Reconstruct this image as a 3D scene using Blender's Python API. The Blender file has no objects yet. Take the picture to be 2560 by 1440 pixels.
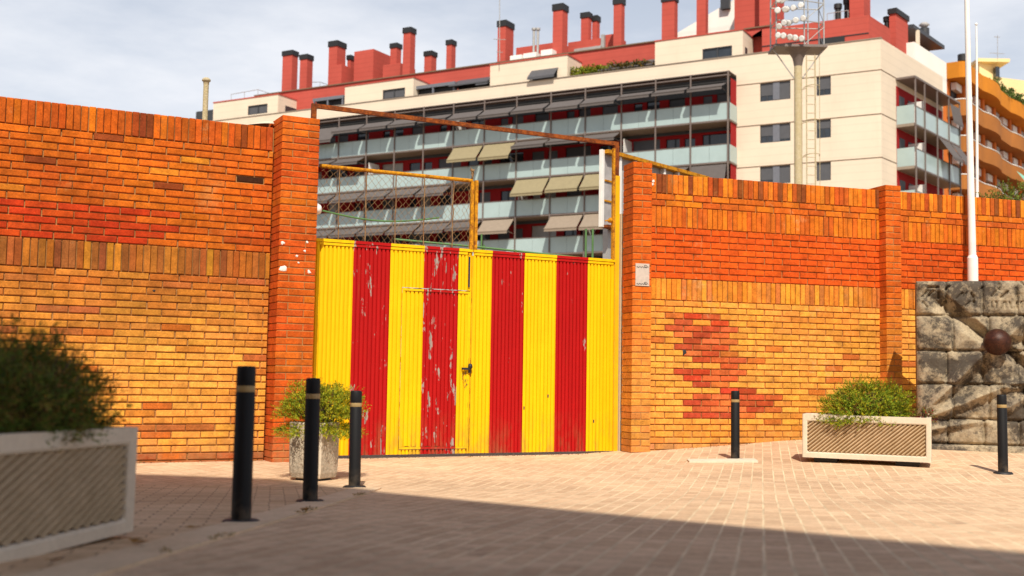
import bpy, bmesh, math, random
from mathutils import Vector, Matrix, noise as mnoise
R = random.Random(7)
SC = bpy.context.scene
COL = SC.collection
# ------------------------------------------------------------------ survey: photo measurements -> places in the world (metres)
FPX = 2900.; TH = math.atan(223 / FPX); RO = .0162; H = .95
def ray(px, py):
    c, s = math.cos(RO), math.sin(RO)
    Fw = Vector((0, math.cos(TH), math.sin(TH))); Up = Vector((0, -math.sin(TH), math.cos(TH)))
    Rt = Vector((c, 0, 0)) + Up * s; U = Vector((-s, 0, 0)) + Up * c
    return Fw * FPX + Rt * (px - 1280) + U * (720 - py)
def on_line(px, py, P, D):
    v = ray(px, py); den = v[0] * D[1] - v[1] * D[0]; lam = (P[0] * D[1] - P[1] * D[0]) / den
    x, y = v[0] * lam, v[1] * lam
    return ((x - P[0]) * D[0] + (y - P[1]) * D[1], H + lam * v[2])
def at(px, py, Y):
    v = ray(px, py); return Vector((0, 0, H)) + v * (Y / v[1])
def gz(X, Y):
    d = 9.9 - max(Y, 0); a = .05 * (d + math.sqrt(d * d + .25)) / 2
    b = .05 * max(0, min(Y, 17) - 11.5) * min(1, max(0, (X - .8) / 3.0))
    return a + b
# ------------------------------------------------------------------ mesh builder
class MB:
    def __init__(s): s.v = []; s.f = []; s.m = []; s.sm = []; s.t = []
    def face(s, pts, m=0, sm=False, t=(1, 1, 1, 1)):
        b = len(s.v); s.v.extend([tuple(p) for p in pts]); s.f.append(tuple(range(b, b + len(pts))))
        s.m.append(m); s.sm.append(sm); s.t.append(t)
    def idx(s, vs, fs, m=0, sm=False, t=(1, 1, 1, 1)):
        b = len(s.v); s.v.extend([tuple(p) for p in vs])
        for f in fs: s.f.append(tuple(b + i for i in f)); s.m.append(m); s.sm.append(sm); s.t.append(t)
    def hexa(s, p, m=0, t=(1, 1, 1, 1)):      # p: 8 points, 0-3 bottom loop, 4-7 top loop
        s.idx(p, [(3, 2, 1, 0), (4, 5, 6, 7), (0, 1, 5, 4), (1, 2, 6, 5), (2, 3, 7, 6), (3, 0, 4, 7)], m, False, t)
    def box(s, fn, a0, a1, b0, b1, c0, c1, m=0, t=(1, 1, 1, 1)):   # fn(a,b,c)->point
        s.hexa([fn(a0, b0, c0), fn(a1, b0, c0), fn(a1, b1, c0), fn(a0, b1, c0), fn(a0, b0, c1), fn(a1, b0, c1), fn(a1, b1, c1), fn(a0, b1, c1)], m, t)
    def tube(s, path, r, n=8, m=0, cap=True, t=(1, 1, 1, 1), sm=True):
        path = [Vector(p) for p in path]; rs = r if isinstance(r, (list, tuple)) else [r] * len(path)
        rings = []; up = None
        for i, p in enumerate(path):
            d = (path[min(i + 1, len(path) - 1)] - path[max(i - 1, 0)]).normalized()
            if up is None or abs(d.dot(up)) > .95: up = Vector((0, 0, 1)) if abs(d.z) < .9 else Vector((1, 0, 0))
            x = d.cross(up).normalized(); y = x.cross(d)
            rings.append([p + (x * math.cos(6.28318 * k / n) + y * math.sin(6.28318 * k / n)) * rs[i] for k in range(n)])
        vs = [q for g in rings for q in g]; fs = []
        for i in range(len(path) - 1):
            for k in range(n): fs.append((i * n + k, i * n + (k + 1) % n, (i + 1) * n + (k + 1) % n, (i + 1) * n + k))
        s.idx(vs, fs, m, sm, t)
        if cap: s.face(rings[0][::-1], m, False, t); s.face(rings[-1], m, False, t)
    def lathe(s, prof, c=(0, 0, 0), n=24, m=0, sm=True, t=(1, 1, 1, 1)):
        vs = []; fs = []
        for (r, z) in prof:
            for k in range(n): vs.append((c[0] + r * math.cos(6.28318 * k / n), c[1] + r * math.sin(6.28318 * k / n), c[2] + z))
        for i in range(len(prof) - 1):
            for k in range(n): fs.append((i * n + k, i * n + (k + 1) % n, (i + 1) * n + (k + 1) % n, (i + 1) * n + k))
        s.idx(vs, fs, m, sm, t)
    def ball(s, c, r, n=20, m=0, sq=(1, 1, 1), jit=0):
        prof = [(max(1e-4, math.sin(math.pi * i / (n // 2))) * r, -math.cos(math.pi * i / (n // 2)) * r) for i in range(n // 2 + 1)]
        b = len(s.v); s.lathe(prof, (0, 0, 0), n, m)
        for i in range(b, len(s.v)):
            q = Vector(s.v[i]); k = 1 + jit * mnoise.noise(q * (2.5 / r) + Vector(c))
            s.v[i] = (c[0] + q.x * sq[0] * k, c[1] + q.y * sq[1] * k, c[2] + q.z * sq[2] * k)
    def prism(s, pts, z0, z1, m=0, t=(1, 1, 1, 1)):
        n = len(pts); s.idx([(p[0], p[1], z0) for p in pts] + [(p[0], p[1], z1) for p in pts],
            [tuple(range(n))[::-1], tuple(range(n, 2 * n))] + [(i, (i + 1) % n, n + (i + 1) % n, n + i) for i in range(n)], m, False, t)
    def wall(s, fn, a0, a1, z0, z1, holes, dep=.15, m=0, t=(1, 1, 1, 1)):   # fn(a,d,z); holes (a0,a1,z0,z1)
        xs = sorted(set([a0, a1] + [h[i] for h in holes for i in (0, 1)])); zs = sorted(set([z0, z1] + [h[i] for h in holes for i in (2, 3)]))
        xs = [x for x in xs if a0 <= x <= a1]; zs = [z for z in zs if z0 <= z <= z1]
        for i in range(len(xs) - 1):
            for j in range(len(zs) - 1):
                cx, cz = (xs[i] + xs[i + 1]) / 2, (zs[j] + zs[j + 1]) / 2
                if any(h[0] < cx < h[1] and h[2] < cz < h[3] for h in holes): continue
                s.face([fn(xs[i], 0, zs[j]), fn(xs[i + 1], 0, zs[j]), fn(xs[i + 1], 0, zs[j + 1]), fn(xs[i], 0, zs[j + 1])], m, False, t)
        for h in holes:
            c = [(h[0], h[2]), (h[1], h[2]), (h[1], h[3]), (h[0], h[3])]
            for k in range(4):
                p, q = c[k], c[(k + 1) % 4]
                s.face([fn(p[0], 0, p[1]), fn(q[0], 0, q[1]), fn(q[0], -dep, q[1]), fn(p[0], -dep, p[1])], m, False, t)
    def build(s, name, mats, parent=None, fixn=True, bevel=0, merge=False):
        me = bpy.data.meshes.new(name)
        o = ORG.get(parent.name, Vector()) if parent else Vector()
        me.from_pydata([(v[0] - o.x, v[1] - o.y, v[2] - o.z) for v in s.v], [], s.f)
        me.polygons.foreach_set('material_index', s.m); me.polygons.foreach_set('use_smooth', s.sm)
        at_ = me.attributes.new('tint', 'FLOAT_COLOR', 'CORNER'); arr = []
        for f, t in zip(s.f, s.t): arr.extend(list(t) * len(f))
        at_.data.foreach_set('color', arr)
        for m in (mats if isinstance(mats, (list, tuple)) else [mats]): me.materials.append(m)
        if fixn or merge:
            bm = bmesh.new(); bm.from_mesh(me)
            if merge: bmesh.ops.remove_doubles(bm, verts=bm.verts, dist=1e-5)
            if fixn: bmesh.ops.recalc_face_normals(bm, faces=bm.faces)
            bm.to_mesh(me); bm.free()
        ob = bpy.data.objects.new(name, me); COL.objects.link(ob)
        if parent: ob.parent = parent; ORG[ob.name] = o
        else: ORG[ob.name] = Vector()
        if bevel:
            b = ob.modifiers.new('bevel', 'BEVEL'); b.width = bevel; b.segments = 2; b.limit_method = 'ANGLE'; b.angle_limit = math.radians(50)
        return ob
ORG = {}
def tag(o, label=None, cat=None, group=None, kind=None):
    if label: o['label'] = label
    if cat: o['category'] = cat
    if group: o['group'] = group
    if kind: o['kind'] = kind
    return o
def thing(name, label, cat, loc=(0, 0, 0), group=None):
    o = bpy.data.objects.new(name, None); COL.objects.link(o); o.location = loc; o.empty_display_size = .2
    ORG[o.name] = Vector(loc); return tag(o, label, cat, group)
def copy_tree(o, parent=None):
    c = o.copy(); COL.objects.link(c)
    if parent: c.parent = parent
    for ch in [x for x in bpy.data.objects if x.parent == o]: copy_tree(ch, c)
    return c
# ------------------------------------------------------------------ materials
class NT:
    def __init__(s, name):
        s.mat = bpy.data.materials.new(name); s.mat.use_nodes = True; s.nt = s.mat.node_tree
        s.b = s.nt.nodes['Principled BSDF']; s.tc = s.nt.nodes.new('ShaderNodeTexCoord')
    def n(s, typ, **kw):
        nd = s.nt.nodes.new('ShaderNode' + typ)
        for k, v in kw.items():
            if k in nd.inputs: s.put(nd.inputs[k], v)
            else: setattr(nd, k, v)
        return nd
    def put(s, sock, v):
        if hasattr(v, 'is_linked') or isinstance(v, bpy.types.NodeSocket): s.nt.links.new(v, sock)
        else: sock.default_value = v
    def noise(s, scale, detail=4, rough=.6, vec=None, stretch=None, out='Fac'):
        v = vec or s.tc.outputs['Object']
        if stretch: v = s.n('Mapping', Vector=v, Scale=stretch).outputs['Vector']
        return s.n('TexNoise', Vector=v, Scale=scale, Detail=detail, Roughness=rough).outputs[out]
    def rng(s, v, a, b, c, d):
        nd = s.n('MapRange'); s.put(nd.inputs[0], v)
        for i, x in enumerate((a, b, c, d)): s.put(nd.inputs[i + 1], x)
        return nd.outputs[0]
    def math(s, op, a, b=0.):
        nd = s.n('Math', operation=op); s.put(nd.inputs[0], a); s.put(nd.inputs[1], b); return nd.outputs[0]
    def mix(s, f, a, b, blend='MIX'):
        nd = s.n('Mix', data_type='RGBA', blend_type=blend)
        s.put(nd.inputs[0], f); s.put(nd.inputs[6], a); s.put(nd.inputs[7], b); return nd.outputs[2]
    def grey(s, v):
        nd = s.n('CombineColor')
        for i in range(3): s.put(nd.inputs[i], v)
        return nd.outputs[0]
    def attr(s): return s.n('Attribute', attribute_name='tint')
    def bump(s, h, strength=.3, dist=.01, normal=None):
        nd = s.n('Bump', Height=h, Strength=strength, Distance=dist)
        if normal: s.put(nd.inputs['Normal'], normal)
        s.put(s.b.inputs['Normal'], nd.outputs['Normal']); return nd.outputs['Normal']
    def done(s, col, rough=.7, metal=0., spec=None):
        s.put(s.b.inputs['Base Color'], col); s.put(s.b.inputs['Roughness'], rough); s.put(s.b.inputs['Metallic'], metal)
        if spec is not None: s.put(s.b.inputs['Specular IOR Level'], spec)
        return s.mat
def C4(c): return (c[0], c[1], c[2], 1)
def plain(name, c, rough=.7, var=.12, scale=6., bump=.15, bscale=60., metal=0., tint=False, dist=.004, spec=None, stretch=None):
    k = NT(name); f = k.rng(k.noise(scale, stretch=stretch), .25, .75, 1 - var, 1 + var)
    base = C4(c)
    if tint: base = k.mix(1., base, k.attr().outputs['Color'], 'MULTIPLY')
    col = k.mix(1., base, k.grey(f), 'MULTIPLY')
    if bump: k.bump(k.noise(bscale, 3), bump, dist)
    return k.done(col, rough, metal, spec)
def m_brick():
    k = NT('brick'); a = k.attr()
    f = k.rng(k.noise(9, 5, .7), .3, .7, .68, 1.26); g = k.rng(k.noise(60, 4, .75), .3, .7, .74, 1.25)
    col = k.mix(1., a.outputs['Color'], k.grey(k.math('MULTIPLY', f, g)), 'MULTIPLY')
    big = k.rng(k.noise(.55, 6, .7), .32, .68, .84, 1.2); col = k.mix(1., col, k.grey(big), 'MULTIPLY')
    st = k.noise(1., 6, .72, stretch=(5.5, 5.5, .45)); col = k.mix(k.rng(st, .57, .72, 0, .42), col, (.20, .075, .022, 1))
    col = k.mix(k.rng(k.noise(1.3, 7, .75), .60, .72, 0, .40), col, (.60, .30, .10, 1))
    zz = k.n('SeparateXYZ', Vector=k.tc.outputs['Object']).outputs[2]
    base = k.math('MULTIPLY', k.rng(zz, .0, .42, 1, 0), k.rng(k.noise(4, 6, .7), .38, .62, 0, .75)); col = k.mix(base, col, (.34, .17, .075, 1))
    col = k.mix(k.rng(k.noise(3.2, 6, .75), .6, .74, 0, .6), col, (.27, .085, .022, 1))
    col = k.mix(k.rng(k.noise(1.1, 8, .8, vec=k.n('Mapping', Vector=k.tc.outputs['Object'], Location=(7, 3, 1)).outputs['Vector']), .62, .70, 0, .38), col, (.66, .42, .20, 1))
    col = k.mix(k.rng(k.noise(14, 6, .75), .68, .76, 0, .5), col, (.62, .36, .17, 1))
    col = k.mix(k.rng(k.noise(24, 4, .7), .70, .76, 0, .75), col, (.10, .035, .015, 1))
    k.bump(k.math('ADD', k.noise(38, 5, .7), k.math('MULTIPLY', k.noise(160, 2), .5)), .5, .008)
    return k.done(col, .92, 0, .15)
def m_mortar():
    k = NT('mortar'); f = k.noise(12, 4)
    col = k.mix(f, (.50, .27, .10, 1), (.26, .12, .04, 1)); k.bump(k.noise(90, 3), .6, .006); return k.done(col, .95, 0, .1)
def m_gate():
    k = NT('gate_paint'); a = k.attr(); wear = a.outputs['Alpha']
    n1 = k.noise(1.0, 5, .62, stretch=(13, 13, 3.2)); n2 = k.noise(1.0, 3, .6, stretch=(60, 60, 20))
    big = k.noise(1.0, 2, .5, stretch=(1.6, 1.6, 1.1))
    v = k.math('ADD', n1, k.math('MULTIPLY', k.math('SUBTRACT', n2, .5), .22))
    v = k.math('ADD', v, k.math('MULTIPLY', k.math('SUBTRACT', big, .5), .30))
    th = k.math('SUBTRACT', .80, k.math('MULTIPLY', wear, .20))
    mask = k.rng(k.math('SUBTRACT', v, th), 0, .018, 0, 1)
    f = k.rng(k.noise(1.0, 4, stretch=(20, 20, 1.0)), .3, .7, .88, 1.08)
    col = k.mix(1., a.outputs['Color'], k.grey(f), 'MULTIPLY')
    fade = k.rng(k.noise(.9, 5, .65), .55, .75, 0, .22); col = k.mix(fade, col, k.mix(1., col, (.62, .50, .42, 1), 'MULTIPLY'))
    zz = k.n('SeparateXYZ', Vector=k.tc.outputs['Object']).outputs[2]
    dirt = k.math('MULTIPLY', k.rng(zz, .02, .55, 1, 0), k.rng(k.noise(1., 5, .7, stretch=(9, 9, 2.5)), .45, .68, 0, .7)); col = k.mix(dirt, col, (.22, .12, .05, 1))
    run = k.rng(k.noise(1., 5, .7, stretch=(30, 30, .8)), .64, .74, 0, .45); col = k.mix(run, col, (.25, .09, .02, 1))
    col = k.mix(mask, col, k.mix(k.noise(40, 3), (.40, .33, .29, 1), (.24, .2, .18, 1)))
    rust = k.rng(k.noise(1., 6, .7, stretch=(34, 34, 22)), .73, .76, 0, .85)
    col = k.mix(rust, col, (.16, .05, .012, 1))
    nb_ = k.bump(k.noise(2.2, 2), .35, .03); k.bump(k.math('ADD', k.math('MULTIPLY', mask, -.6), k.noise(50, 2)), .25, .003, nb_)
    return k.done(col, k.rng(mask, 0, 1, .62, .85), 0, .14)
def m_rust(name, c1, c2, lo=.42, hi=.58):
    k = NT(name); f = k.rng(k.noise(11, 6, .75), lo, hi, 0, 1); g = k.rng(k.noise(60, 4, .7), .35, .65, .55, 1.15)
    col = k.mix(1., k.mix(f, C4(c1), C4(c2)), k.grey(g), 'MULTIPLY'); k.bump(k.noise(80, 4, .7), .6, .004); return k.done(col, .85, 0, .2)
def m_paver(name, rot, c1, c2, mort):
    k = NT(name)
    v = k.n('Mapping', Vector=k.tc.outputs['Object'], Rotation=(0, 0, rot)).outputs['Vector']
    wob = k.n('VectorMath', operation='SCALE'); k.put(wob.inputs[0], k.noise(3., 2, out='Color')); wob.inputs['Scale'].default_value = .018
    vv = k.n('VectorMath', operation='ADD'); k.put(vv.inputs[0], v); k.put(vv.inputs[1], wob.outputs[0])
    b = k.n('TexBrick', Vector=vv.outputs[0], Scale=1., offset=.5)
    for s_, x in (('Color1', (0, 0, 0, 1)), ('Color2', (1, 1, 1, 1)), ('Mortar', (.5, .5, .5, 1)), ('Mortar Size', .006), ('Mortar Smooth', .3), ('Bias', 0.), ('Brick Width', .205), ('Row Height', .105)):
        b.inputs[s_].default_value = x
    big = k.rng(k.noise(.55, 5, .65), .3, .7, .8, 1.14)
    pv = k.mix(b.outputs['Color'], C4(c1), C4(c2))
    pv = k.mix(1., pv, k.grey(k.math('MULTIPLY', big, k.rng(k.noise(26, 5, .7), .3, .7, .82, 1.15))), 'MULTIPLY')
    pv = k.mix(k.rng(k.noise(2.1, 6, .7), .62, .74, 0, .55), pv, (.20, .13, .09, 1))
    yy = k.n('SeparateXYZ', Vector=vv.outputs[0]).outputs[1]
    row = k.rng(k.math('PINGPONG', yy, .0525), .0045, .0085, 1, 0)
    vo = k.n('TexVoronoi', Vector=k.tc.outputs['Object'], Scale=1.7).outputs['Distance']; pv = k.mix(k.rng(vo, .025, .045, .55, 0), pv, (.14, .10, .08, 1))
    wn = k.noise(.9, 3, .5, stretch=(1, .35, 1)); pv = k.mix(k.rng(wn, .60, .72, 0, .35), pv, (.36, .22, .13, 1))
    jm = k.mix(k.rng(k.noise(1.6, 5), .35, .65, 0, 1), C4(mort), C4([x * .6 for x in mort]))
    pv = k.mix(k.rng(k.noise(17, 4, .75), .64, .72, 0, .6), pv, (.13, .08, .05, 1))
    pv = k.mix(k.math('MULTIPLY', b.outputs['Fac'], .75), pv, (.17, .11, .07, 1))
    col = k.mix(k.math('MULTIPLY', row, .9), pv, jm)
    h = k.math('ADD', k.math('MULTIPLY', b.outputs['Fac'], -1.), k.math('MULTIPLY', k.noise(55, 4, .7), .35))
    h = k.math('ADD', h, k.math('MULTIPLY', b.outputs['Color'], .35))
    k.bump(h, .55, .006); return k.done(col, .9, 0, .2)
def m_stone(name, c1, c2, dark, bs=.5, amt=(.5, .62), fc=(.6, 1.3)):
    k = NT(name); n = k.noise(3.2, 6, .72); f = k.noise(30, 5, .75)
    col = k.mix(k.rng(n, .35, .65, 0, 1), C4(c1), C4(c2)); col = k.mix(1., col, k.grey(k.rng(f, .3, .7, *fc)), 'MULTIPLY')
    v = k.n('Mapping', Vector=k.tc.outputs['Object'], Location=(4, 2, 7)).outputs['Vector']
    d = k.math('ADD', k.noise(2.3, 7, .75, vec=v), k.math('MULTIPLY', k.math('SUBTRACT', f, .5), .35))
    col = k.mix(k.rng(d, amt[0], amt[1], 0, .88), col, C4(dark))
    k.bump(k.math('ADD', k.noise(45, 5, .75), k.noise(9, 4)), bs, .012); return k.done(col, .93, 0, .15)
def m_leaf(name, c):
    k = NT(name); a = k.attr(); col = k.mix(1., C4(c), a.outputs['Color'], 'MULTIPLY')
    tr = k.n('BsdfTranslucent', Color=col); mx = k.n('MixShader'); k.done(col, .7, 0, .2)
    k.put(mx.inputs[0], .3); k.put(mx.inputs[1], k.b.outputs[0]); k.put(mx.inputs[2], tr.outputs[0])
    k.put(k.nt.nodes['Material Output'].inputs['Surface'], mx.outputs[0]); return k.mat
def m_stucco(name, c, lines=0., var=.06, lamt=.08):
    k = NT(name); f = k.rng(k.noise(.35, 6, .65), .3, .7, 1 - var, 1 + var); col = k.mix(1., C4(c), k.grey(f), 'MULTIPLY')
    st = k.rng(k.noise(1., 5, .7, stretch=(.9, .9, .12)), .56, .78, 0, .22); col = k.mix(st, col, C4([c[0] * .72, c[1] * .66, c[2] * .6]))
    if lines:
        w = k.n('SeparateXYZ', Vector=k.tc.outputs['Object']).outputs[2]
        m = k.math('PINGPONG', k.math('ADD', w, k.math('MULTIPLY', k.noise(.8, 3), .1)), lines)
        g = k.rng(m, lines * .75, lines, 1, 1 - lamt); col = k.mix(1., col, k.grey(g), 'MULTIPLY')
    k.bump(k.noise(8, 4), .1, .02); return k.done(col, .88, 0, .2)
BR, MO = m_brick(), m_mortar()
GATE = m_gate()
RDARK = m_rust('dark_rust', (.13, .04, .01), (.05, .02, .008))
RUST = m_rust('rusty_iron', (.30, .075, .012), (.14, .035, .01))
YRUST = m_rust('yellow_rusting_paint', (.62, .27, .01), (.26, .075, .01), .48, .66)
YEL = plain('yellow_paint', (.78, .44, .005), .5, .1, 5, .1)
PAV = m_paver('clay_pavers', -math.atan2(1, .216), (.555, .365, .222), (.69, .475, .30), (.86, .66, .42))
SIDE = m_paver('sidewalk_pavers', -.2, (.54, .36, .21), (.68, .47, .29), (.62, .45, .26))
KERB = m_stone('kerb_stone', (.72, .53, .35), (.60, .44, .28), (.3, .2, .12), .3, (.62, .8), (.85, 1.1))
EARTH = plain('dry_earth', (.34, .25, .16), .95, .25, 1.2, .4, 20)
CONC = m_stone('pale_concrete', (.66, .56, .43), (.60, .50, .38), (.34, .26, .18), .08, (.70, .9), (.9, 1.08))
RIB = m_stone('ribbed_concrete', (.57, .42, .26), (.46, .33, .19), (.25, .16, .08), .15, (.64, .82), (.85, 1.1))
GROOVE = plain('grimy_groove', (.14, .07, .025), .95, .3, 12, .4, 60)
ROUGHC = m_stone('rough_concrete', (.56, .46, .34), (.46, .38, .28), (.18, .14, .10), .9, (.62, .8))
MONU = m_stone('weathered_granite', (.46, .365, .235), (.26, .21, .15), (.045, .037, .032), .55, (.46, .56))
SOIL = plain('soil', (.06, .04, .025), .95, .3, 20, .5, 60)
def m_black():
    k = NT('black_bollard_paint'); col = k.mix(k.rng(k.noise(7, 6, .75), .60, .72, 0, .6), (.007, .007, .008, 1), (.045, .042, .040, 1))
    zz = k.n('SeparateXYZ', Vector=k.tc.outputs['Object']).outputs[2]; d = k.math('MULTIPLY', k.rng(zz, 0, .16, 1, 0), k.rng(k.noise(14, 4), .4, .6, 0, .7))
    col = k.mix(d, col, (.10, .075, .05, 1)); k.bump(k.noise(60, 4, .7), .25, .003); return k.done(col, .6, 0, .25)
BLACK = m_black()
BAND = plain('dull_gold_band', (.34, .23, .09), .5, .2, 20, .1)
LEAF = m_leaf('shrub_leaf', (1, 1, 1)); STEM = plain('stem', (.12, .08, .04), .9)
CREAM = m_stucco('cream_brick_cladding', (.69, .58, .45), .28, .05, .07)
RED = m_stucco('red_render', (.44, .080, .058), .22, .10, .13)
RED2 = m_stucco('balcony_red', (.30, .012, .013), 0, .08)
JOINT = plain('joint_brown', (.16, .10, .06), .9)
STEEL = plain('grey_brown_steel', (.15, .115, .10), .55, .1)
GLASS = plain('frosted_glass', (.34, .43, .425), .22, .08, .8, .0)
DARK = plain('dark_recess', (.012, .012, .013), .6, .2)
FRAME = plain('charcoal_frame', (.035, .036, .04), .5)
SHUT = plain('grey_shutter', (.075, .075, .082), .55, .1, 3, .3, 8)
PANE = plain('window_glass', (.03, .036, .045), .08, .2, 2, 0)
CURT = plain('curtained_glass', (.30, .28, .25), .35, .25, 2, 0)
PANEL = plain('grey_window_panel', (.14, .145, .17), .5)
SLAB = plain('balcony_concrete', (.25, .20, .155), .8)
AWN = plain('taupe_awning_cloth', (.10, .085, .08), .85, .1, 4, .15, 40)
KHAKI = plain('khaki_awning_cloth', (.25, .205, .115), .85, .1, 4, .15, 40)
BEIGE = plain('beige_awning_cloth', (.25, .195, .145), .85, .1, 4, .15, 40)
CAPB = plain('black_cap', (.012, .012, .013), .6)
WHITE = plain('white_paint', (.80, .77, .72), .5, .08, 6, .1)
WGREY = plain('weathered_grey', (.36, .34, .33), .7, .2, 5)
OCHRE = m_stucco('ochre_render', (.56, .20, .018), 0, .12)
OCHRE2 = m_stucco('brown_ochre_render', (.36, .135, .032), 0, .12)
ORANGE = m_stucco('orange_render', (.62, .17, .035), 0, .1)
PALEY = m_stucco('pale_yellow_render', (.78, .60, .30), 0, .06)
WCLAD = m_stucco('white_cladding', (.82, .78, .72), 1.1, .04, .12)
GALV = plain('galvanised_steel', (.40, .39, .37), .5, .15, 4, .1, 60, .4)
POLEC = m_rust('cream_stained_pole', (.55, .46, .30), (.50, .40, .2), .4, .7)
LAMP = plain('lamp_glass', (.78, .76, .73), .15, .05)
GREEN = plain('green_paint', (.09, .20, .06), .5, .2)
GREENT = plain('green_awning_cloth', (.22, .50, .38), .8, .15)
BRONZE = m_rust('brown_bronze', (.075, .026, .014), (.04, .014, .009)); BRONZE.node_tree.nodes['Principled BSDF'].inputs['Roughness'].default_value = .42
WIRE = m_rust('rusty_wire', (.34, .21, .10), (.22, .11, .05))
PLAST = plain('white_plaster', (.78, .72, .66), .8, .15, 30, .4)
PLATE = plain('scuffed_metal_plate', (.50, .42, .36), .45, .15, 20, .15)
INK = plain('black_ink', (.02, .02, .03), .7)
BARK = plain('bark', (.14, .09, .05), .95, .25, 10, .6, 30)
# ------------------------------------------------------------------ setting: ground, paving
def sheet(name, mat, xs, ys, fn, dz):
    mb = MB(); nx = len(xs)
    vs = [(x, y, fn(x, y) + dz) for y in ys for x in xs]; fs = []
    for j in range(len(ys) - 1):
        for i in range(nx - 1): a = j * nx + i; fs.append((a, a + 1, a + nx + 1, a + nx))
    mb.idx(vs, fs, 0, True); return tag(mb.build(name, mat), kind='structure')
def lin(a, b, n): return [a + (b - a) * i / n for i in range(n + 1)]
def gfar(x, y):
    z = gz(max(-12, min(12, x)), max(-14, min(17, y))); w = min(1, max(0, (y - 17) / 8)); return z * (1 - w)
sheet('ground', EARTH, [-600, -200, -60, -30] + lin(-14, 14, 40) + [30, 60, 200, 600], [-300, -80, -30] + lin(-16, 26, 80) + [40, 80, 200, 700], gfar, -.05)
sheet('pavement', PAV, lin(-13.5, 13.5, 60), lin(-10, 18.5, 110), gz, -.008)
KA, KB = Vector((-1.29, 3.5)), Vector((-1.09, 8.75))
def kx(y): return KA.x + (KB.x - KA.x) * (y - KA.y) / (KB.y - KA.y)
def strip(name, mat, f0, f1, n, y0, y1, dz, m):
    mb = MB(); ys = lin(y0, y1, m); vs = []; fs = []
    for y in ys:
        for i in range(n + 1): x = f0(y) + (f1(y) - f0(y)) * i / n; vs.append((x, y, gz(x, y) + dz))
    for j in range(m):
        for i in range(n): a = j * (n + 1) + i; fs.append((a, a + 1, a + n + 2, a + n + 1))
    mb.idx(vs, fs, 0, True)
    for j in range(m):
        for e in (0, n): p, q = vs[j * (n + 1) + e], vs[(j + 1) * (n + 1) + e]; mb.face([p, q, (q[0], q[1], q[2] - .04), (p[0], p[1], p[2] - .04)])
    return tag(mb.build(name, mat, fixn=False), kind='structure')
strip('sidewalk', SIDE, lambda y: -13.4, lambda y: kx(y) - .20, 16, -9, 9.7, -.002, 80)
strip('kerb_strip', KERB, lambda y: kx(y) - .22, lambda y: kx(y), 2, -9, 9.7, .003, 80)
# ------------------------------------------------------------------ bricks
def vary(c, a=.1, r=R):
    k = 1 + r.uniform(-a, a); return (c[0] * k, c[1] * k * (1 + r.uniform(-a, a) * .8), c[2] * k * (1 + r.uniform(-a, a)), 1)
def brick(mb, fn, a0, a1, z0, z1, d0, d1, t):
    bv = .005; j = lambda q: R.uniform(-q, q)
    d1 = d1 + j(.0025); a0 += j(.0015); a1 += j(.0015); z0 += j(.0018); z1 += j(.0018)
    A, B = (a0, a1), (z0, z1)
    back = [fn(a0, d0, z0), fn(a1, d0, z0), fn(a1, d0, z1), fn(a0, d0, z1)]
    mid = [fn(a0, d1 - bv, z0), fn(a1, d1 - bv, z0), fn(a1, d1 - bv, z1), fn(a0, d1 - bv, z1)]
    e = lambda: bv * R.uniform(.5, 1.8)
    fr = [fn(a0 + e(), d1, z0 + e()), fn(a1 - e(), d1, z0 + e()), fn(a1 - e(), d1, z1 - e()), fn(a0 + e(), d1, z1 - e())]
    vs = back + mid + fr; fs = [(8, 9, 10, 11)]
    for k in range(4): q = (k + 1) % 4; fs += [(k, q, 4 + q, 4 + k), (4 + k, 4 + q, 8 + q, 8 + k)]
    mb.idx(vs, fs, 0, False, t)
def course(mb, fn, a0, a1, z0, z1, L, off, colf, jt=.0125, d0=-.024, d1=0., skip=None):
    a = a0 - off
    while a < a1 - .01:
        l = max(a, a0) + jt / 2; r_ = min(a + L, a1) - jt / 2
        if r_ - l > .02 and skip and skip(l, r_, z0):
            brick(mb, fn, l, r_, z0 + jt / 2, z1 - jt / 2, d0, d1 - .009, (.05, .018, .008, 1))
        elif r_ - l > .02:
            brick(mb, fn, l, r_, z0 + jt / 2, z1 - jt / 2, d0, d1 + R.uniform(-.0015, .002), colf((l + r_) / 2, (z0 + z1) / 2))
        a += L * R.uniform(.985, 1.015) if L > .1 else L * R.uniform(.93, 1.07)
def frame2(P, D):
    n = (D[1], -D[0])
    return lambda a, d, z: (P[0] + D[0] * a + n[0] * d, P[1] + D[1] * a + n[1] * d, z)
UL = (math.cos(math.radians(27.4)), math.sin(math.radians(27.4))); UR = (math.cos(math.radians(17.45)), math.sin(math.radians(17.45)))
WL, G0, WR = (-2.694, 12.85), (-2.225, 13.15), (1.735, 14.8)
fl, fg, fr = frame2(WL, UL), frame2(G0, UL), frame2(WR, UR)
def lerp(a, b, t): t = min(1, max(0, t)); return tuple(a[i] + (b[i] - a[i]) * t for i in range(3))
ORB, DRB, DKB, REDB, YLB, OCB, TAN = (.60, .135, .010), (.46, .085, .009), (.24, .052, .012), (.48, .036, .008), (.72, .315, .052), (.43, .145, .018), (.54, .195, .030)
def nz(a, z, s=1.): return mnoise.noise(Vector((a * s, z * s * 1.6, 3.3)))
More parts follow.
